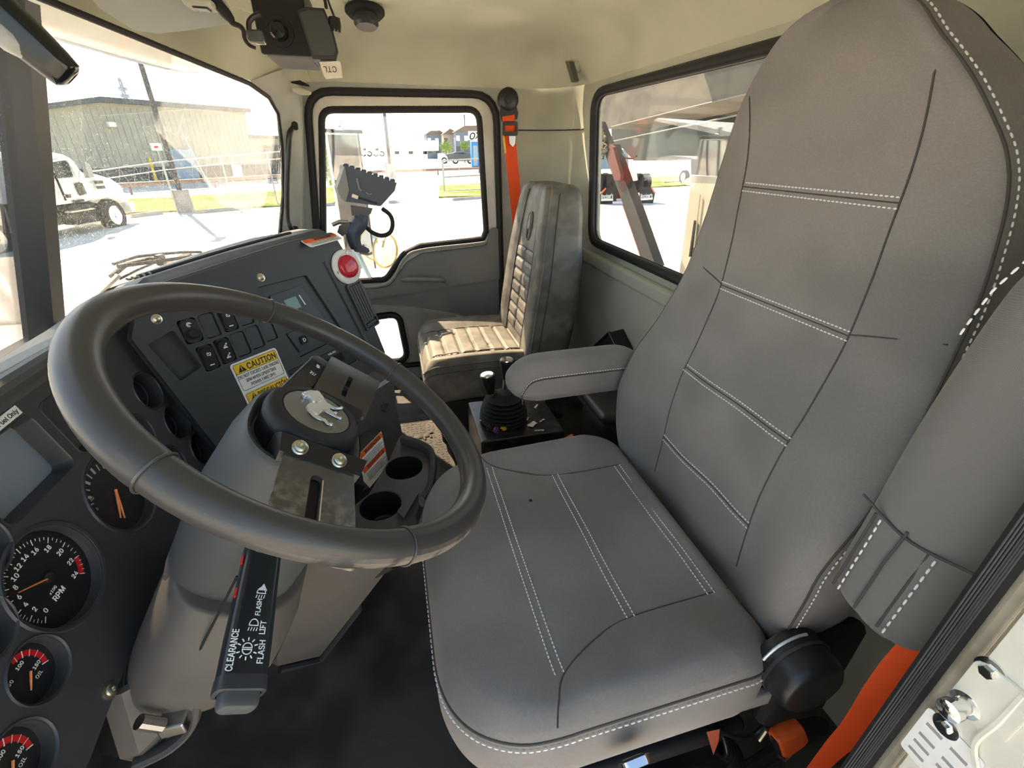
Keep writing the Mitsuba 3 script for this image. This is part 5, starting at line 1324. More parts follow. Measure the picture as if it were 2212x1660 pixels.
k = obj('striker_pin', JF.m(mv(lathe([(.0085, 0), (.0085, .002), (.0055, .003), (.0048, .010), (.0068, .011), (.0068, .016), (.004, .018), (0, .018)], 30), x, y, 0)), 'm_chrome', jmb, 40)
x, y = jp(2140, 1515)
obj('striker_plate', JF.m(mv(prism(rrect(.030, .046, .008), .002, 0, .001), x, y, 0)), 'm_paint_jamb', jmb)
obj('pressed_edge', JF.m(tube(smooth_path([(*jp(2215, 1500), .001), (*jp(2160, 1560), .002), (*jp(2112, 1605), .002), (*jp(2118, 1670), .002)], 6), .0018, 6)), 'm_paint_jamb', jmb)
x, y = jp(2030, 1628)
sl_ = obj('jamb_sticker', JF.m(mv(prism(rrect(.034, .05, .003), .0004, .0002), x, y, 0)), 'm_label_white', jmb, False)
obj('lettering', JF.m(mv(cat([stroke([(a, b), (a + .010, b)], .0026, .0003, .0006) for a in (-.013, .002) for b in (-.018, -.009, .0, .012)]), x, y, 0)), 'm_ink_grey', sl_, False)
# ================================================================ outside
GZ = lambda u, v: at(u, v, z=GROUND)
struct('ground', mv(bx(900, 900, .1), 250, 0, GROUND - .05), 'm_concrete', smooth=False)


def vplane(b0, b1):
    """A vertical plane through two ground pixels: x along it, y up, z towards us."""
    p, q = GZ(*b0), GZ(*b1)
    return Fr(p, q - p, V(0, 0, 1))


def flat(f, pts, d, z0=None, bevel=0.0):
    """A prism of depth d behind the plane f, its front outline given by lines of sight."""
    return f.m(prism(Polygon([f.px(*q) for q in pts]).buffer(0), d, -d if z0 is None else z0, bevel))


def strip(name, near, far, m_, h=.02, **k):
    poly = [GZ(*q) for q in near] + [GZ(*q) for q in far[::-1]]
    return prism(Polygon([(p[0], p[1]) for p in poly]).buffer(0), h, GROUND)


# grass, street, kerb
gm = strip('g', [(60, 478), (300, 462), (450, 455), (600, 447), (720, 440), (770, 436)], [(100, 445), (300, 432), (600, 414), (710, 406), (790, 404)], 0)
gm2 = strip('g', [(948, 428), (1060, 424), (1290, 412), (1480, 402)], [(950, 402), (1060, 397), (1290, 392), (1440, 382), (1490, 380)], 0)
for m_, ln_ in ((gm, 'dry green grass strip behind the parking blocks left of the driveway'), (gm2, 'dry green grass strip right of the driveway')):
    m_ = m_.subdivide_to_size(.8, 12) if hasattr(m_, 'subdivide_to_size') else m_
    top_ = m_.vertices[:, 2] > GROUND + .01
    m_.vertices[top_, 2] += .10 * meshkit.fbm(m_.vertices[top_] * .9, 3)
    obj('grass_strip', m_, 'm_grass', label=ln_, catg='grass', kind='stuff')
kerb = [GZ(*q) for q in ((200, 425), (285, 420), (600, 396), (840, 383), (1035, 374), (1300, 360))]
t = thing('pipe_rail', 'low brown pipe rail along the far side of the street', 'rail')
obj('rail', tube([p + V(0, 0, .55) for p in kerb], .14, 8), 'm_rust', t)
for p, q in zip(kerb, kerb[1:]):
    for s in (0, .5):
        b = p + (q - p) * s
        obj('post', tube([b, b + V(0, 0, .55)], .07, 6), 'm_rust', t)
# parking blocks
for i, ((u0, v0), (u1, v1), ln_) in enumerate((((285, 471), (350, 463), 'concrete parking block nearest the front wheel of the white truck'), ((425, 462), (545, 451), 'long concrete parking block beside the foot of the light pole'), ((702, 446), (722, 444), 'concrete parking block at the left edge of the passenger window'),
                                   ((842, 440), (864, 438), 'short concrete parking block right of the dash monitor'), ((978, 434), (1060, 428), 'concrete parking block in front of the fence corner post'), ((1436, 397), (1490, 392), 'concrete parking block beside the grass behind the cab'))):
    p, q = GZ(u0, v0), GZ(u1, v1); f = Fr((p + q) / 2, q - p, V(0, 0, 1))
    L0 = float(np.linalg.norm(q - p))
    obj('parking_block', f.m(cat([hull([(x * L0 / 2, y, z) for x in (-1, 1) for y, z in ((0, -.1), (0, .1), (.15, -.06), (.15, .06))])])), 'm_block', smooth=False, label=ln_, catg='parking block', group='concrete parking blocks')
# warehouse
BFp = vplane((210, 408), (600, 386))
wh = thing('warehouse', 'large pale ribbed metal warehouse with low gable roof across the street', 'warehouse')
R0, R1 = V(*BFp.px(212, 221)), V(*BFp.px(530, 243)); Lf = V(*BFp.px(-40, 256))
ex = V(*BFp.px(536, 391)); slope = (R0[1] - Lf[1]) / (R0[0] - Lf[0])
Lx = R0[0] - 24; Ly = R0[1] - slope * 24
obj('front_wall', BFp.m(prism(Polygon([(Lx, 0), (R1[0], 0), (R1[0], R1[1]), (R0[0], R0[1]), (Lx, Ly)]), .3, -.3)), 'm_cladding', wh, False)
ytop = lambda x: np.interp(x, [Lx, R0[0], R1[0]], [Ly, R0[1], R1[1]])
wb = BFp.px(300, 362)[1]
obj('wall_ribs', [BFp.m(mv(bx(.10, ytop(x) - wb - .3, .06), x, (ytop(x) + wb) / 2 - .1, .02)) for x in np.arange(Lx + .3, R1[0], .42)], 'm_cladding', wh, False, kind='stuff')
obj('roof', BFp.m(prism(Polygon([(Lx, Ly), (R0[0], R0[1]), (R1[0] + .2, R1[1]), (R1[0] + .2, R1[1] + .3), (R0[0], R0[1] + .32), (Lx, Ly + .32)]), 26, -25.5)), 'm_roof_trim', wh, False)
obj('side_wall', BFp.m(mv(bx(.3, R1[1], 20), R1[0] - .15, R1[1] / 2, -10)), 'm_cladding_blue', wh, False)
obj('lower_wall', BFp.m(prism(Polygon([(Lx, 0), (R1[0] + 9, 0), (R1[0] + 9, wb), (Lx, wb)]), .15, .0)), 'm_dark_wall', wh, False)
aw = V(*BFp.px(541, 298))
obj('annex', BFp.m(prism(Polygon([(R1[0] - .2, 0), (R1[0] + 12, 0), (R1[0] + 12, aw[1]), (R1[0] - .2, aw[1])]), 10, -10.2)), 'm_cladding', wh, False)
obj('annex_trim', BFp.m(mv(bx(12.4, .25, 10.4), R1[0] + 6, aw[1] + .12, -5.1)), 'm_roof_trim', wh, False)
x, y = BFp.px(398, 362); obj('blue_door', BFp.m(mv(bx(1.8, 3.2, .1), x, y - .3, .2)), 'm_pale_blue', wh, False)
x, y = BFp.px(237, 269); obj('wall_lamp', BFp.m(mv(rbox(.5, .35, .4, .08), x, y, .2)), 'm_label_white', wh)
x, y = BFp.px(594, 333); obj('annex_window', BFp.m(mv(bx(2.0, 1.5, .1), x, y, .06)), 'm_dark_glass', wh, False)
x, y = BFp.px(510, 372); obj('notice', BFp.m(mv(bx(.9, 1.2, .05), x, y, .22)), 'm_label_white', wh, False)
x, y = BFp.px(322, 373); obj('yellow_post', BFp.m(mv(lathe([(.12, 0), (.12, 1.6), (0, 1.65)], 10), 0, 0, 0)).apply_translation([0, 0, 0]).apply_transform(np.eye(4)) if False else tube([BFp.p(x, 0, .6), BFp.p(x, 1.9, .6)], .10, 8), 'm_yellow', wh)


def rise(b, u, v):
    """The point straight above ground point b that is seen nearest to this line of sight's height."""
    d = ray(u, v); k = math.hypot(b[0], b[1]) / math.hypot(d[0], d[1])
    return V(b[0], b[1], d[2] * k)


# chain link fence: posts and rails, each post its own part
fe = thing('chain_link_fence', 'chain link fence with two top rails along the street in front of the warehouse', 'fence')
fp = [((228, 470), (190, 372)), ((385, 460), (338, 350)), ((505, 450), (458, 338)), ((600, 442), (575, 330)), ((640, 440), (630, 327))]
tops, bases = [], []
for b, tt in fp:
    b_ = GZ(*b); p = rise(b_, *tt); bases.append(b_); tops.append(p)
    obj('post', tube([b_, p], .035, 8), 'm_galv', fe)
obj('rail', tube(tops, .028, 8), 'm_galv', fe); obj('rail', tube([p - V(0, 0, .32) for p in tops], .022, 8), 'm_galv', fe)
wires = []
for p, q, a, b in zip(tops, tops[1:], bases, bases[1:]):
    n_ = max(2, int(np.linalg.norm(q - p) / .5))
    for k in range(n_):
        s0, s1 = k / n_, (k + 1) / n_
        wires += [tube([a + (b - a) * s0, p + (q - p) * s1], .006, 3), tube([a + (b - a) * s1, p + (q - p) * s0], .006, 3)]
obj('wire_mesh', wires, 'm_galv', fe, False, kind='stuff')
f2 = thing('gate_fence', 'white pipe fence with corner post and mid rail beside the driveway', 'fence')
b_ = GZ(960, 416); tp_ = rise(b_, 954, 346)
e_ = GZ(1100, 408); et = rise(e_, 1100, 338)
obj('post', tube([b_, tp_], .06, 8), 'm_galv', f2); obj('post', tube([e_, et], .05, 8), 'm_galv', f2)
md_ = (b_ + e_) / 2; obj('post', tube([GZ(993, 380), rise(GZ(993, 380), 993, 352)], .03, 8), 'm_galv', f2)
for k in (.04, .48, .98):
    obj('rail', tube([b_ + (tp_ - b_) * k, e_ + (et - e_) * k], .05 if k > .3 else .03, 8), 'm_galv', f2)
f3 = thing('driveway_gate', 'thin swing gate rail across the street seen right of the dash monitor', 'gate')
g0, g1 = GZ(842, 398), GZ(785, 372)
obj('rail', tube([g0 + V(0, 0, 1.4), g1 + V(0, 0, 1.8)], .05, 8), 'm_galv', f3); obj('post', tube([g0, rise(g0, 836, 318)], .07, 8), 'm_galv', f3)
obj('end_post', tube([g1, g1 + V(0, 0, 1.85)], .05, 8), 'm_galv', f3)
# light poles
for (bu, bv), (tu, tv), h, r, ln_, base_h in (((402, 458), (295, 145), 9.3, .11, 'tall dark light pole on a concrete base in front of the warehouse', .95), ((845, 384), (828, 245), 13.0, .16, 'tall dark light pole on a concrete base seen through the passenger window', 1.3), ((1006, 336), (1001, 248), 16, .25, 'distant thin pole in front of the apartment buildings', 0)):
    b_ = GZ(bu, bv)
    t = thing('light_pole', ln_, 'light pole')
    obj('shaft', tube([b_, b_ + V(0, 0, h)], [r, r * .8], 10), 'm_pole', t)
    if base_h:
        obj('concrete_base', mv(lathe([(r * 3.2, 0), (r * 3.1, base_h), (0, base_h)], 20), *b_), 'm_block', t)
        obj('lamp_head', mv(rbox(.9, .35, .2, .05), b_[0], b_[1], b_[2] + h), 'm_pole', t)
# sign post, radio mast
b_ = GZ(372, 425)
t = thing('street_sign', 'small white sign on a thin post in front of the warehouse', 'sign')
p = rise(b_, 383, 318); obj('post', tube([b_, V(b_[0], b_[1], p[2])], .03, 8), 'm_galv', t)
obj('sign_plate', mv(rbox(.02, .55, .38, .008), b_[0] - .04, b_[1], p[2]), 'm_label_white', t)
obj('printed_mark', mv(bx(.004, .2, .1), b_[0] - .055, b_[1], p[2]), 'm_red', t)
b_ = GZ(300, 352) * 1.0; b_[2] = GROUND
t = thing('radio_mast', 'thin lattice radio mast rising behind the warehouse roof', 'mast')
m0, m1 = at(275, 222, x=95), at(258, 168, x=95)
f = V(m0[0], m0[1], GROUND)
for k in range(3):
    a = k * 2.1; d_ = V(math.cos(a), math.sin(a), 0) * .5
    obj('leg', tube([f + d_, V(m0[0], m0[1], m1[2]) + d_ * .3], .10, 6), 'm_mast', t)
for z in np.linspace(.55, .98, 9):
    c_ = f + (V(m0[0], m0[1], m1[2]) - f) * z; obj('brace', tube([c_ + V(-.4, -.3, 0), c_ + V(.4, .3, .8)], .06, 5), 'm_mast', t)
for z in (.80, .88):
    c_ = f + (V(m0[0], m0[1], m1[2]) - f) * z; obj('antenna', mv(rbox(.6, 1.1, .5, .15), *c_), 'm_mast', t)
t = thing('power_line', 'thin pale power lines across the front of the warehouse', 'cable')
for q in (((215, 250), (420, 236), (545, 250)),):
    obj('wire', tube([at(u, v, x=30) for u, v in q], .02, 5), 'm_galv', t)
obj('wire', tube([at(400, 232, x=30), at(385, 285, x=29.5)], .018, 5), 'm_galv', t)
obj('wire', tube([at(394, 288, x=30), at(450, 395, x=26)], .02, 5), 'm_galv', t)


# ---- white tractor parked at the left
def wheel(name, parent, f, u, v, r, w=.32, rim='m_chrome', zc=None):
    """A wheel in the vertical plane f, its hub on the line of sight."""
    x, y = f.px(u, v); wf = f.sub(x, y, -.02)
    k = obj(name, wf.m(mv(lathe([(r * .55, -w), (r * .9, -w), (r, -w * .82), (r, -w * .18), (r * .93, 0), (r * .62, 0), (r * .58, -.03), (r * .55, -.05)], 36), 0, 0, 0)), 'm_tyre', parent, 40)
    obj('rim', wf.m(lathe([(r * .60, -.012), (r * .56, -.004), (r * .52, -.05), (r * .42, -.06), (r * .34, -.02), (r * .16, -.01), (r * .14, .04), (0, .05)], 36)), rim, k, 40)
    for a in range(8):
        obj('hand_hole', wf.m(mv(lathe([(r * .065, -.045), (r * .05, -.036), (0, -.034)], 10), r * .45 * math.cos(a * .785), r * .45 * math.sin(a * .785), -.005)), 'm_black_matt', k)
    return k


TFr = vplane((8, 548), (250, 492))
c6 = lambda *pts: [(u / 6.384, 300 + v / 6.384) for u, v in pts]
tk = thing('white_truck', 'white tractor truck with chrome wheels parked left of the light pole', 'truck')
cabp = c6((70, 290), (110, 250), (300, 215), (460, 195), (740, 180), (900, 212), (1000, 262), (1060, 330), (1140, 440), (1190, 470), (1215, 560), (1300, 790), (1290, 830), (1240, 862), (800, 920), (750, 895), (600, 690), (420, 880), (300, 900), (180, 560), (95, 340))
obj('cab', flat(TFr, cabp, 2.1, -2.15, .06), 'm_truck_white', tk, 40)
hoodp = c6((1150, 455), (1230, 468), (1400, 482), (1600, 545), (1740, 640), (1800, 780), (1850, 880), (1740, 885), (1690, 850), (1560, 826), (1430, 840), (1380, 860), (1300, 835), (1290, 780), (1215, 560))
obj('hood', flat(TFr, hoodp, 1.9, -2.05, .10), 'm_truck_white', tk, 40)
obj('bumper', flat(TFr, c6((1760, 880), (1850, 870), (1860, 1000), (1830, 1010)), 2.1, -2.1, .02), 'm_truck_white', tk, 40)
obj('chassis', flat(TFr, c6((-300, 1060), (230, 1010), (560, 900), (1300, 850), (1500, 900), (1520, 1150), (1000, 1180), (560, 1280), (260, 1250), (-300, 1350)), 1.2, -1.5), 'm_black_matt', tk, False)
obj('steps', flat(TFr, c6((950, 930), (1280, 880), (1400, 1140), (1060, 1190)), .3, -.35), 'm_black_matt', tk, False)
for q in (((945, 1005), (1265, 955), (1272, 970), (948, 1025)), ((1055, 1190), (1355, 1135), (1362, 1155), (1060, 1205))):
    obj('step_plate', flat(TFr, c6(*q), .2, -.12), 'm_door_tan_lit', tk, False)
obj('fuel_tank', tube([TFr.p(*TFr.px(95, 477), -.35), TFr.p(*TFr.px(121, 472), -.35)], .33, 20), 'm_steel', tk, 40)
wn = c6((680, 330), (900, 300), (935, 340), (1010, 520), (780, 545))
k = obj('door_window', flat(TFr, wn, .03, -.02), 'm_dark_glass', tk, False)
obj('window_frame', tube([TFr.p(*TFr.px(*q), .015) for q in c6((650, 320), (880, 280), (930, 300), (1050, 545), (780, 560))], .035, 8, True), 'm_truck_white', tk)
obj('peep_window', flat(TFr, c6((1030, 620), (1120, 590), (1195, 760), (1110, 785)), .03, -.02), 'm_dark_glass', tk, False)
obj('grab_bar', tube([TFr.p(*TFr.px(*q), .06) for q in c6((655, 435), (720, 480), (880, 850))], .03, 8), 'm_black_matt', tk)
obj('door_handle', flat(TFr, c6((905, 770), (960, 765), (970, 810), (920, 815)), .04, -.01), 'm_black', tk, False)
obj('step_pocket', flat(TFr, c6((1000, 850), (1150, 832), (1160, 860), (1010, 890)), .04, -.02), 'm_black_matt', tk, False)
for q in (((1300, 580), (1405, 575), (1420, 615), (1320, 625)), ((1335, 655), (1430, 645), (1450, 685), (1355, 692))):
    obj('hood_vent', flat(TFr, c6(*q), .05, -.03), 'm_dark_glass', tk, False)
obj('mirror', [flat(TFr, c6((1000, 320), (1060, 340), (1110, 420), (1140, 530), (1060, 540)), .12, .25, .02)], 'm_mirror_grey', tk)
obj('windshield', flat(TFr, c6((920, 285), (990, 300), (1090, 440), (1050, 470)), 1.9, -2.0), 'm_dark_glass', tk, False)
obj('mirror_arm', tube([TFr.p(*TFr.px(*q), .2) for q in c6((1000, 450), (1020, 600), (1130, 545))], .03, 6), 'm_truck_white', tk)
wheel('front_wheel', tk, TFr, 1612 / 6.384, 300 + 1056 / 6.384, .56)
wheel('rear_wheel', tk, TFr, -6, 300 + 1390 / 6.384, .56)
b_ = GZ(-40, 470)
# shrub and pole behind the white truck
def bush(name, ln_, c, r, n, seed, catg='tree', trunk=None, leaf=.16, flatk=.9):
    rg = np.random.default_rng(seed); t = thing(name, ln_, catg)
    d_ = rg.normal(size=(n, 3)); d_ /= np.linalg.norm(d_, axis=1, keepdims=True)
    p = c + d_ * (rg.random((n, 1)) ** .4) * r * V(1, 1, flatk) * (.75 + .5 * meshkit.noise(d_ * 2.5, seed)[:, None])
    a = rg.normal(size=(n, 3)); a /= np.linalg.norm(a, axis=1, keepdims=True); b2 = np.cross(a, d_); b2 /= np.linalg.norm(b2, axis=1, keepdims=True) + 1e-9
    s = leaf * (.6 + .8 * rg.random((n, 1)))
    v = np.stack([p - a * s, p + b2 * s * .5, p + a * s, p - b2 * s * .5], 1).reshape(-1, 3); i = np.arange(n) * 4
    obj('foliage', tm(v, np.vstack([np.stack([i, i + 1, i + 2], 1), np.stack([i, i + 2, i + 3], 1)])), 'm_leaf', t, False, kind='stuff')
    if trunk:
        obj('trunk', tube([V(c[0], c[1], GROUND), c + V(.1, 0, -.2 * r), c + V(0, .1, r * .3)], [trunk, trunk * .7, trunk * .3], 8), 'm_bark', t)


p = GZ(12, 470); bush('shrub', 'green shrub behind the white truck at the left edge', at(14, 410, x=24), 1.5, 1400, 3, 'shrub', .12)
# ---- distant things through the passenger window
XF = 90.0
for (u, v, r, ln_, sd) in ((963, 318, 1.45, 'round pale green tree in front of the apartment buildings', 5), (1003, 314, 1.1, 'small green tree right of the round pale tree', 6)):
    c_ = at(u, v, x=XF + 14 + 4 * (r < 1.2)); bush('young_tree', ln_, c_, r, 900, sd, 'tree', .12, .13)
p = at(728, 350, x=19); bush('roadside_tree', 'bright green bush seen beside the passenger mirror', p, .62, 900, 8, 'tree', .05, .07, 1.6)
p = at(1286, 300, x=30); bush('field_tree', 'green tree at the left edge of the rear window', p + V(9, -3, 0), 1.3, 1500, 9, 'tree', .15, .2)


def boxcar(f, pts, d, m_, name, parent, z0=0.0):
    return obj(name, flat(f, pts, d, -d + z0), m_, parent, False)


VF = Fr((XF, 0, GROUND), (0, -1, 0), (0, 0, 1))
pk = thing('pickup_truck', 'dark grey four door pickup parked beyond the street', 'pickup')
bodp = [(950, 338), (960, 335), (978, 331), (984, 329), (1000, 328), (1010, 330), (1014, 333), (1025, 334), (1026, 346), (1018, 348), (954, 348), (950, 345)]
obj('body', flat(VF, bodp, 1.9, -1.9, .05), 'm_car_grey', pk, 40)
obj('windows', flat(VF, [(980, 333), (986, 330.5), (1000, 329.8), (1006, 333)], .03, 0), 'm_dark_glass', pk, False)
for u in (961, 984, 1016):
    if u != 961:
        wheel('wheel', pk, VF, u, 347, .55, rim='m_silver')
c2 = thing('white_sedan', 'white car partly hidden behind the right edge of the passenger window', 'car')
obj('body', flat(VF, [(1018, 338), (1030, 334), (1060, 334), (1062, 354), (1030, 355), (1019, 351)], 1.9, -1.2, .05), 'm_truck_white', c2, 40)
obj('tail_lamp', flat(VF, [(1030, 338), (1034, 338), (1034, 344), (1031, 345)], .1, .70), 'm_red', c2, False)
wheel('wheel', c2, Fr(VF.p(0, 0, .7), VF.x, VF.y), 1026, 353, .5, rim='m_silver')
j = thing('jeep', 'pale off-road car parked left of the dark pickup', 'car')
VJ = Fr((XF - 3, 0, GROUND), (0, -1, 0), (0, 0, 1))
obj('body', flat(VJ, [(947, 332), (957, 331), (965, 338), (967, 347), (950, 350), (947, 347)], 1.9, -1.2, .05), 'm_label_white', j, 40)
wheel('wheel', j, Fr(VJ.p(0, 0, .75), VJ.x, VJ.y), 960, 347, .5, rim='m_silver')
for i, (dx, ln_) in enumerate(((0, 'distant white tractor truck, the left of two beyond the street'), (27, 'distant white tractor truck, the right of two beyond the street'))):
    f = Fr((130, 0, GROUND), (0, -1, 0), (0, 0, 1)); t = thing('distant_truck', ln_, 'truck', 'distant white trucks')
    obj('cab', flat(f, [(779 + dx, 334), (779 + dx, 316 + i * 3), (786 + dx, 308 + i * 6), (794 + dx, 312 + i * 4), (796 + dx, 334)], 2.4, -2.4, .1), 'm_truck_white', t, 40)
    obj('hood', flat(f, [(775 + dx, 335), (775 + dx, 326), (780 + dx, 324), (780 + dx, 335)], 2.0, -2.2, .1), 'm_truck_white', t, 40)
    obj('side_window', flat(f, [(784 + dx, 322), (790 + dx, 320), (790 + dx, 325), (785 + dx, 325)], .05, 0), 'm_dark_glass', t, False)
    for u in (785, 798):
        wheel('wheel', t, f, u + dx, 332.5, .62, rim='m_silver')
    obj('chassis', flat(f, [(790 + dx, 331), (803 + dx, 331), (803 + dx, 334), (790 + dx, 334)], 1.5, -1.6), 'm_black_matt', t, False)
t = thing('trailer_row', 'long white trailers parked in a row beyond the street', 'trailer')
f = Fr((132, 0, GROUND), (0, -1, 0), (0, 0, 1))
for k, (a, b) in enumerate(((850, 878), (880, 908), (911, 948))):
    obj('trailer_box', flat(f, [(a, 327), (a, 302 + k), (b, 301 + k), (b, 326)], 2.5, -2.5), 'm_truck_white', t, False)
    obj('landing_gear', flat(f, [(a + 3, 333), (a + 3, 327), (a + 12, 327), (a + 12, 333)], .4, -.5), 'm_black_matt', t, False)
for i, (poly, roof_, mm, ln_) in enumerate((([(921, 300), (921, 290), (958, 288), (958, 300)], [(918, 291), (930, 283), (950, 282), (960, 289)], 'm_apt_blue', 'distant grey-blue apartment block, the leftmost of three'),
                                    ([(958, 322), (958, 290), (985, 288), (985, 322)], [(955, 291), (972, 278), (986, 286), (988, 290)], 'm_apt_tan', 'distant apartment block with a pointed brown roof, the middle of three'),
                                    ([(984, 325), (984, 284), (1050, 280), (1050, 325)], [(980, 286), (1003, 272), (1034, 271), (1052, 282)], 'm_apt_blue', 'distant apartment block with a wide brown roof behind the small tree'))):
    f = Fr((150 - 6 * i, 0, GROUND), (0, -1, 0), (0, 0, 1)); t = thing('apartment_building', ln_, 'building', 'distant apartments')
    q = [f.px(*p) for p in poly]
    obj('wall', f.m(prism(Polygon([(q[0][0], 0), q[1], q[2], (q[3][0], 0)]), 8, -8)), mm, t, False)
    obj('roof', flat(f, roof_, 9, -8.6), 'm_roof_brown', t, False)
    x0, x1 = q[0][0], q[3][0]
    for r_ in range(3):
        for xx in np.arange(x0 + .8, x1 - .6, 2.2):
            yy = q[1][1] - 1.6 - 2.6 * r_
            if yy > 1:
                obj('window', f.m(mv(bx(1.0, 1.3, .06), xx, yy, .02)), 'm_dark_glass' if (r_ + i) % 2 else 'm_label_white', t, False)
t = thing('portable_toilet', 'bright blue portable toilet at the right edge of the passenger window', 'portable toilet')
f = Fr((XF - 8, 0, GROUND), (0, -1, 0), (0, 0, 1)); q0 = f.px(1019, 331); q1 = f.px(1034, 306)
obj('cabin', f.m(prism(Polygon([(q0[0], 0), (q0[0], q1[1]), (q1[0], q1[1]), (q1[0], 0)]), 1.2, -1.2, .05)), 'm_blue', t, 40)
obj('roof', f.m(mv(rbox(q1[0] - q0[0] + .1, .15, 1.3, .05), (q0[0] + q1[0]) / 2, q1[1] + .05, -.6)), 'm_label_white', t)
obj('door', f.m(mv(bx((q1[0] - q0[0]) * .6, q1[1] * .8, .04), (q0[0] + q1[0]) / 2, q1[1] * .45, .02)), 'm_pale_blue', t, False)
t = thing('pylon_sign', 'white sign board with dark slanted letters above the portable toilet', 'sign')
f = Fr((XF - 5, 0, GROUND), (0, -1, 0), (0, 0, 1)); q0, q1 = f.px(1012, 303), f.px(1062, 284)
obj('board', f.m(mv(rbox(q1[0] - q0[0], q1[1] - q0[1], .3, .05), (q0[0] + q1[0]) / 2, (q0[1] + q1[1]) / 2, 0)), 'm_label_white', t)
lm = text('OXY', .95, (0, 0), 8, True, .03); lm.apply_transform(np.array([[1, .3, 0, 0], [0, 1, 0, 0], [0, 0, 1, 0], [0, 0, 0, 1.0]]))
x, y = f.px(1032, 292.5); obj('lettering', f.m(mv(lm, x, y, .16)), 'm_ink', t, False)
for s in (.2, .8):
    xx = q0[0] + (q1[0] - q0[0]) * s; obj('post', tube([f.p(xx, 0, 0), f.p(xx, q0[1], 0)], .12, 8), 'm_pole', t)
# ---- our own truck outside: bonnet, wiper, passenger mirrors
t = thing('truck_hood', 'broad white truck hood in front of the windshield', 'hood')
hp_ = [V(.35, .95, -.62), V(.60, .90, -.47), V(1.13, .92, -.43), V(1.66, .90, -.47), V(1.92, .95, -.62)]
obj('panel', loft([hp_, [p + V(0, .5, -.02) for p in hp_], [V(1.13 + (p[0] - 1.13) * .92, p[1] + 1.3, p[2] - .10) for p in hp_], [V(1.13 + (p[0] - 1.13) * .85, p[1] + 1.75, p[2] - .30) for p in hp_], [V(1.13 + (p[0] - 1.13) * .85, p[1] + 1.8, p[2] - .8) for p in hp_]], False), 'm_truck_white', t, 40)
obj('cowl', loft([[p + V(0, -.20, .03) for p in hp_], [p + V(0, -.02, -.05) for p in hp_], hp_], False), 'm_truck_white', t, 40)
t = thing('wiper', 'black windshield wiper resting at the base of the passenger windshield', 'wiper')
wq = lambda u, v, d=.02: FW.p(*FW.px(u, v), 0) + nf * d
obj('arm', tube([wq(190, 680), wq(268, 605), wq(272, 600)], .009, 8, flat=.6), 'm_label_white' if False else 'm_door_tan_lit', t)
obj('hook_arm', tube([wq(266, 606, .03), wq(300, 582, .035), wq(345, 568, .03), wq(358, 566, .02)], .006, 8), 'm_black_matt', t)
obj('hook_arm', tube([wq(275, 608, .02), wq(310, 590, .02), wq(355, 570, .02)], .003, 6), 'm_black', t)
obj('frame', tube([wq(262, 576, .02), wq(320, 562, .03), wq(375, 556, .032), (wq(420, 551, .028)), wq(448, 549, .02)], .004, 8), 'm_black', t)
obj('blade', tube([wq(262, 578, .008), wq(350, 566, .008), wq(448, 552, .008)], .005, 6), 'm_rubber', t)
obj('pivot', mv(rbox(.03, .02, .03, .006), *wq(362, 566, .02)), 'm_black', t)
t = thing('side_mirror', 'tall rectangular passenger side mirror with dark top bracket', 'mirror')
XMr = 2.42
mq = [at(u, v, x=XMr) for u, v in ((707, 288), (772, 288), (783, 440), (720, 440))]
zt, zb_ = mq[0][2], -.55
ya, yb = mq[0][1], mq[1][1]
mfr = Fr((XMr, (ya + yb) / 2, 0), unit((.25, -.95, 0)), (0, 0, 1))
w_ = abs(ya - yb) / .95
obj('housing', [mfr.m(mv(rbox(w_ + .01, zt - zb_, .04, .012), 0, (zt + zb_) / 2, -.026))], 'm_truck_white', t)
obj('mirror_glass', mfr.m(mv(bx(w_ - .004, zt - zb_ - .012, .003), 0, (zt + zb_) / 2, -.003)), 'm_mirror', t, False)
obj('frame_edge', [tube([mfr.p(s * w_ / 2, zt, 0), mfr.p(s * w_ / 2, zb_, 0)], .004, 6) for s in (1,)], 'm_pole', t)
obj('top_bracket', [tube([mfr.p(-w_ / 2 - .02, zt + .01, 0), mfr.p(w_ / 2 + .02, zt + .008, 0)], .008, 8)], 'm_black', t)
obj('marker_lamp', mv(lathe([(.022, 0), (.022, .012), (.012, .018), (.010, .045), (0, .05)], 16), *mfr.p(-.01, zt + .012, 0)), 'm_steel', t)
obj('mirror_arm', tube(smooth_path([mfr.p(-w_ / 2, zb_, 0), V(2.28, ya - .02, -.70), V(2.18, ya - .03, -.72)], 5), .012, 8), 'm_chrome', t)
t = thing('convex_mirror', 'round convex mirror with cream rim below the passenger window monitor cable', 'mirror')
cm = at(833, 542, x=2.36); cf_ = Fr(cm, unit((.72, -.69, 0)), (0, 0, 1))
obj('rim', cf_.m(mv(ringmesh(.078, .086, .010, 36), 0, 0, -.004)), 'm_brass_rim', t)
obj('mirror_glass', cf_.m(lathe([(.080, 0), (.06, .006), (.03, .010), (0, .011)], 32)), 'm_cream_mirror', t, 60)
obj('back_shell', cf_.m(lathe([(.082, -.002), (.06, -.025), (0, -.034)], 32)), 'm_truck_white', t, 60)
obj('bracket', tube([cf_.p(-.06, 0, -.02), at(795, 550, x=2.36), at(770, 545, x=2.36)], .006, 8), 'm_pole', t)
obj('brace_bar', tube([at(772, 545, x=2.36), at(805, 612, x=2.34)], .010, 8), 'm_pale_blue', t)
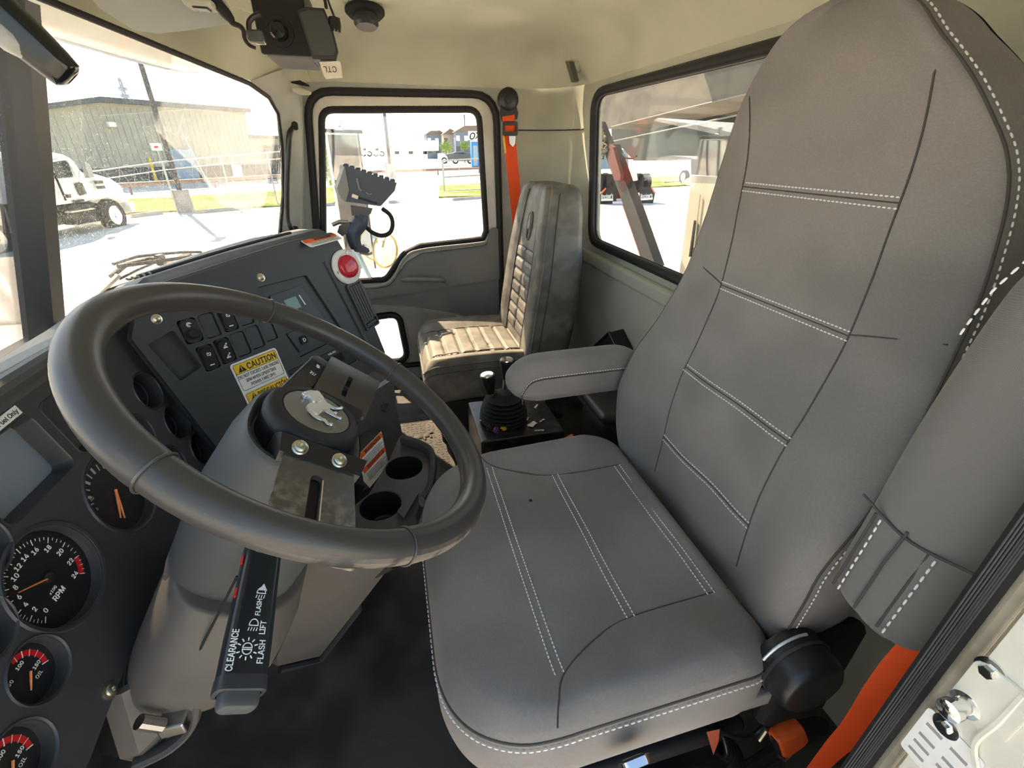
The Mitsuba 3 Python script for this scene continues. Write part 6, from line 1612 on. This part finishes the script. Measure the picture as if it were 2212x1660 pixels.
# ---- behind the cab, seen through the rear window
YR = -1.55
RFp = Fr((0, YR, 0), (1, 0, 0), (0, 0, 1)); RFp = Fr((0, YR, 0), (-1, 0, 0), (0, 0, 1)); RF2 = Fr((0, YR - .40, 0), (-1, 0, 0), (0, 0, 1))   # z looks forward
t = thing('cab_guard', 'grey-tan steel cab guard with dark underside close behind the rear window', 'cab guard')
rw = lambda u, v: (1270 + u / 3.951, 180 + v / 3.951)
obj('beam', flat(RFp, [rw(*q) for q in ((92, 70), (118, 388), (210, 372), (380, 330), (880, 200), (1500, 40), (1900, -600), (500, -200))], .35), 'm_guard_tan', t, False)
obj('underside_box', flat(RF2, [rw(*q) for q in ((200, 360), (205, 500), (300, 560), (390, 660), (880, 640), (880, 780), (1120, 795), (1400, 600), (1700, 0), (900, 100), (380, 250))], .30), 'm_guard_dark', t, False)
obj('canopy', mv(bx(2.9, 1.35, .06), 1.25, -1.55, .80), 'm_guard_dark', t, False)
for j, (a, b) in enumerate((((215, 495), (1310, 265)), ((200, 372), (1390, 80)))):
    obj('edge_strip', tube([RFp.p(*RFp.px(*rw(*a)), -.0), RFp.p(*RFp.px(*rw(*b)), -.0)], .004, 6), 'm_guard_grey', t)
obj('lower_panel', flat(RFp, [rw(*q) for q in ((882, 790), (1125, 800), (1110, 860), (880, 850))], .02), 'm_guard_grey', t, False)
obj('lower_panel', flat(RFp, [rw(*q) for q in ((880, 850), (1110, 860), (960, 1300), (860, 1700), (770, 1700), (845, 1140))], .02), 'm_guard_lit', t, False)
obj('dark_gap', flat(RFp, [rw(*q) for q in ((925, 1170), (945, 1190), (890, 1480), (880, 1480))], .01, .004), 'm_black_matt', t, False)
obj('corner_post', tube([RFp.p(*RFp.px(*rw(975, 950)), .01), RFp.p(*RFp.px(*rw(920, 1400)), .01)], .004, 6), 'm_door_tan_lit', t)
t = thing('diagonal_strut', 'dark diagonal steel strut with a faded red upper part behind the rear window', 'strut')
SF = Fr((0, -1.25, 0), (-1, 0, 0), (0, 0, 1))
obj('bar', [flat(SF, [rw(*q) for q in ((50, 322), (98, 470), (180, 700), (295, 1020), (470, 1560), (578, 1560), (400, 1050), (310, 820), (235, 600), (205, 520), (160, 515), (84, 328))], .05)], 'm_strut', t, False)
obj('red_section', flat(SF, [rw(*q) for q in ((212, 520), (245, 545), (312, 780), (305, 830), (255, 825), (200, 660), (205, 560))], .02, .002), 'm_faded_red', t, False)
obj('edge_strip', tube([SF.p(*SF.px(*rw(q, w)), .0) for q, w in ((300, 1040), (380, 1270), (465, 1520))], .004, 6), 'm_faded_red', t)
t = thing('rope_bundle', 'frayed tan rope bundle tied at the top of the strut', 'rope')
rg = np.random.default_rng(2)
for k in range(7):
    obj('strand', tube(smooth_path([SF.p(*SF.px(*rw(155 + rg.normal() * 22, 390 + 36 * j)), .02 + .015 * rg.random()) for j in range(8)], 4), .005, 6), 'm_rope', t)
t = thing('hanging_cable', 'thin dark cable drooping beside the strut', 'cable')
obj('cable', tube(smooth_path([SF.p(*SF.px(*rw(*q)), -.02) for q in ((265, 600), (300, 635), (350, 640), (385, 622))], 5), .005, 6), 'm_black', t)
# flatbed tractor seen from behind
FT = vplane((1296, 441), (1411, 439)); FT = Fr(FT.o, FT.x, FT.y)
tk2 = thing('tractor_rear', 'black tractor truck seen from behind with white lettered mud flaps', 'truck')
zf = 1 if FT.z @ (-FT.o) > 0 else -1
def fl2(pts, d, z0): return flat(FT, [rw(*q) for q in pts], d, z0 if zf > 0 else -z0 - d)
for q in (((105, 945), (150, 890), (240, 890), (240, 1030), (100, 1030)), ((440, 885), (530, 885), (570, 940), (550, 1030), (440, 1030))):
    k = obj('mud_flap', fl2(q, .05, 0), 'm_black_matt', tk2, False)
for u, w_ in ((160, 965), (495, 962)):
    x, y = FT.px(*rw(u, w_)); tx_ = text("Bruckner's", .26, (0, 0), 4, True, .02, w=abs(FT.px(*rw(u + 50, w_))[0] - FT.px(*rw(u - 50, w_))[0]))
    obj('lettering', FT.m(mv(tx_, x, y, .06)), 'm_white_print', tk2, False)
for q in (((108, 988), (210, 985), (210, 1002), (108, 1005)), ((445, 985), (548, 975), (548, 992), (445, 1000))):
    obj('silver_band', fl2(q, .03, .05), 'm_silver', tk2, False)
for q in (((105, 935), (145, 890), (152, 900), (112, 945)), ((530, 890), (540, 888), (572, 935), (565, 945))):
    obj('red_reflector', fl2(q, .03, .05), 'm_orange_plain', tk2, False)
for u in (128, 190, 478, 545):
    x, y = FT.px(*rw(u, 860)); r_ = .52
    wf = Fr(FT.p(x, y, -.75 * zf), FT.z * zf, FT.y)
    obj('rear_tyre', wf.m(mv(lathe([(.3, -.13), (r_ * .9, -.14), (r_, -.11), (r_, .11), (r_ * .9, .14), (.3, .13)], 28), 0, 0, 0)), 'm_tyre', tk2, 40)
obj('frame', fl2(((110, 780), (555, 780), (555, 830), (440, 850), (430, 990), (240, 990), (240, 850), (110, 830)), .5, -.9), 'm_black_matt', tk2, False)
obj('cab_back', fl2(((125, 580), (545, 570), (545, 750), (125, 750)), 1.6, -4.5), 'm_pale_blue', tk2, False)
obj('fifth_wheel', fl2(((320, 760), (430, 760), (440, 830), (340, 850)), .8, -1.0), 'm_steel', tk2, False)
x, y = FT.px(*rw(378, 928)); obj('tail_lamp', FT.m(mv(lathe([(.13, 0), (.10, .05), (.05, .06), (0, .03)], 20), x, y, .02)), 'm_orange_plain', tk2, 40)
obj('tow_bar', fl2(((205, 1008), (440, 1008), (440, 1030), (205, 1030)), .2, -.1), 'm_silver', tk2, False)
tk3 = thing('white_tractor_nose', 'front corner of a white tractor truck with chrome wheel right of the black tractor', 'truck')
F3 = vplane((1465, 400), (1500, 404)); zf = 1 if F3.z @ (-F3.o) > 0 else -1
F3 = F3 if zf > 0 else Fr(F3.o, -F3.x, F3.y)
obj('nose', flat(F3, [rw(*q) for q in ((770, 720), (790, 660), (900, 570), (1000, 580), (1000, 800), (900, 860), (860, 740), (800, 720))], 1.5, -1.5, .05), 'm_truck_white', tk3, 40)
obj('bumper', flat(F3, [rw(*q) for q in ((800, 840), (870, 800), (900, 850), (880, 870), (800, 870))], .5, -.5), 'm_steel', tk3, False)
wheel('front_wheel', tk3, F3, *rw(808, 800), .55)
t = thing('utility_truck', 'grey truck with large tyres at the left edge of the rear window', 'truck')
F4 = Fr((30, 0, GROUND), (0, -1, 0), (0, 0, 1))
obj('body', flat(F4, [rw(*q) for q in ((20, 640), (20, 480), (100, 480), (110, 640))], 2.2, -2.4), 'm_door_grey', t, False)
wheel('wheel', t, F4, *rw(85, 640), .75, .5, rim='m_silver')
# the open driver's door and cab side, left of the frame
od = thing('driver_door', 'open driver door swung forward left of the steering wheel', 'door')
of = Fr((.07, .52, 0), unit((-.95, .30, 0)), (0, 0, 1))
leaf2 = sbox(.02, -1.15, .92, .22).difference(sbox(.10, -.42, .84, .14))
obj('leaf', of.m(prism(leaf2, .06, -.03)), 'm_paint_cream', od, False)
obj('pane', of.m(prism(sbox(.10, -.42, .84, .14), .004)), 'm_glass', od, False)
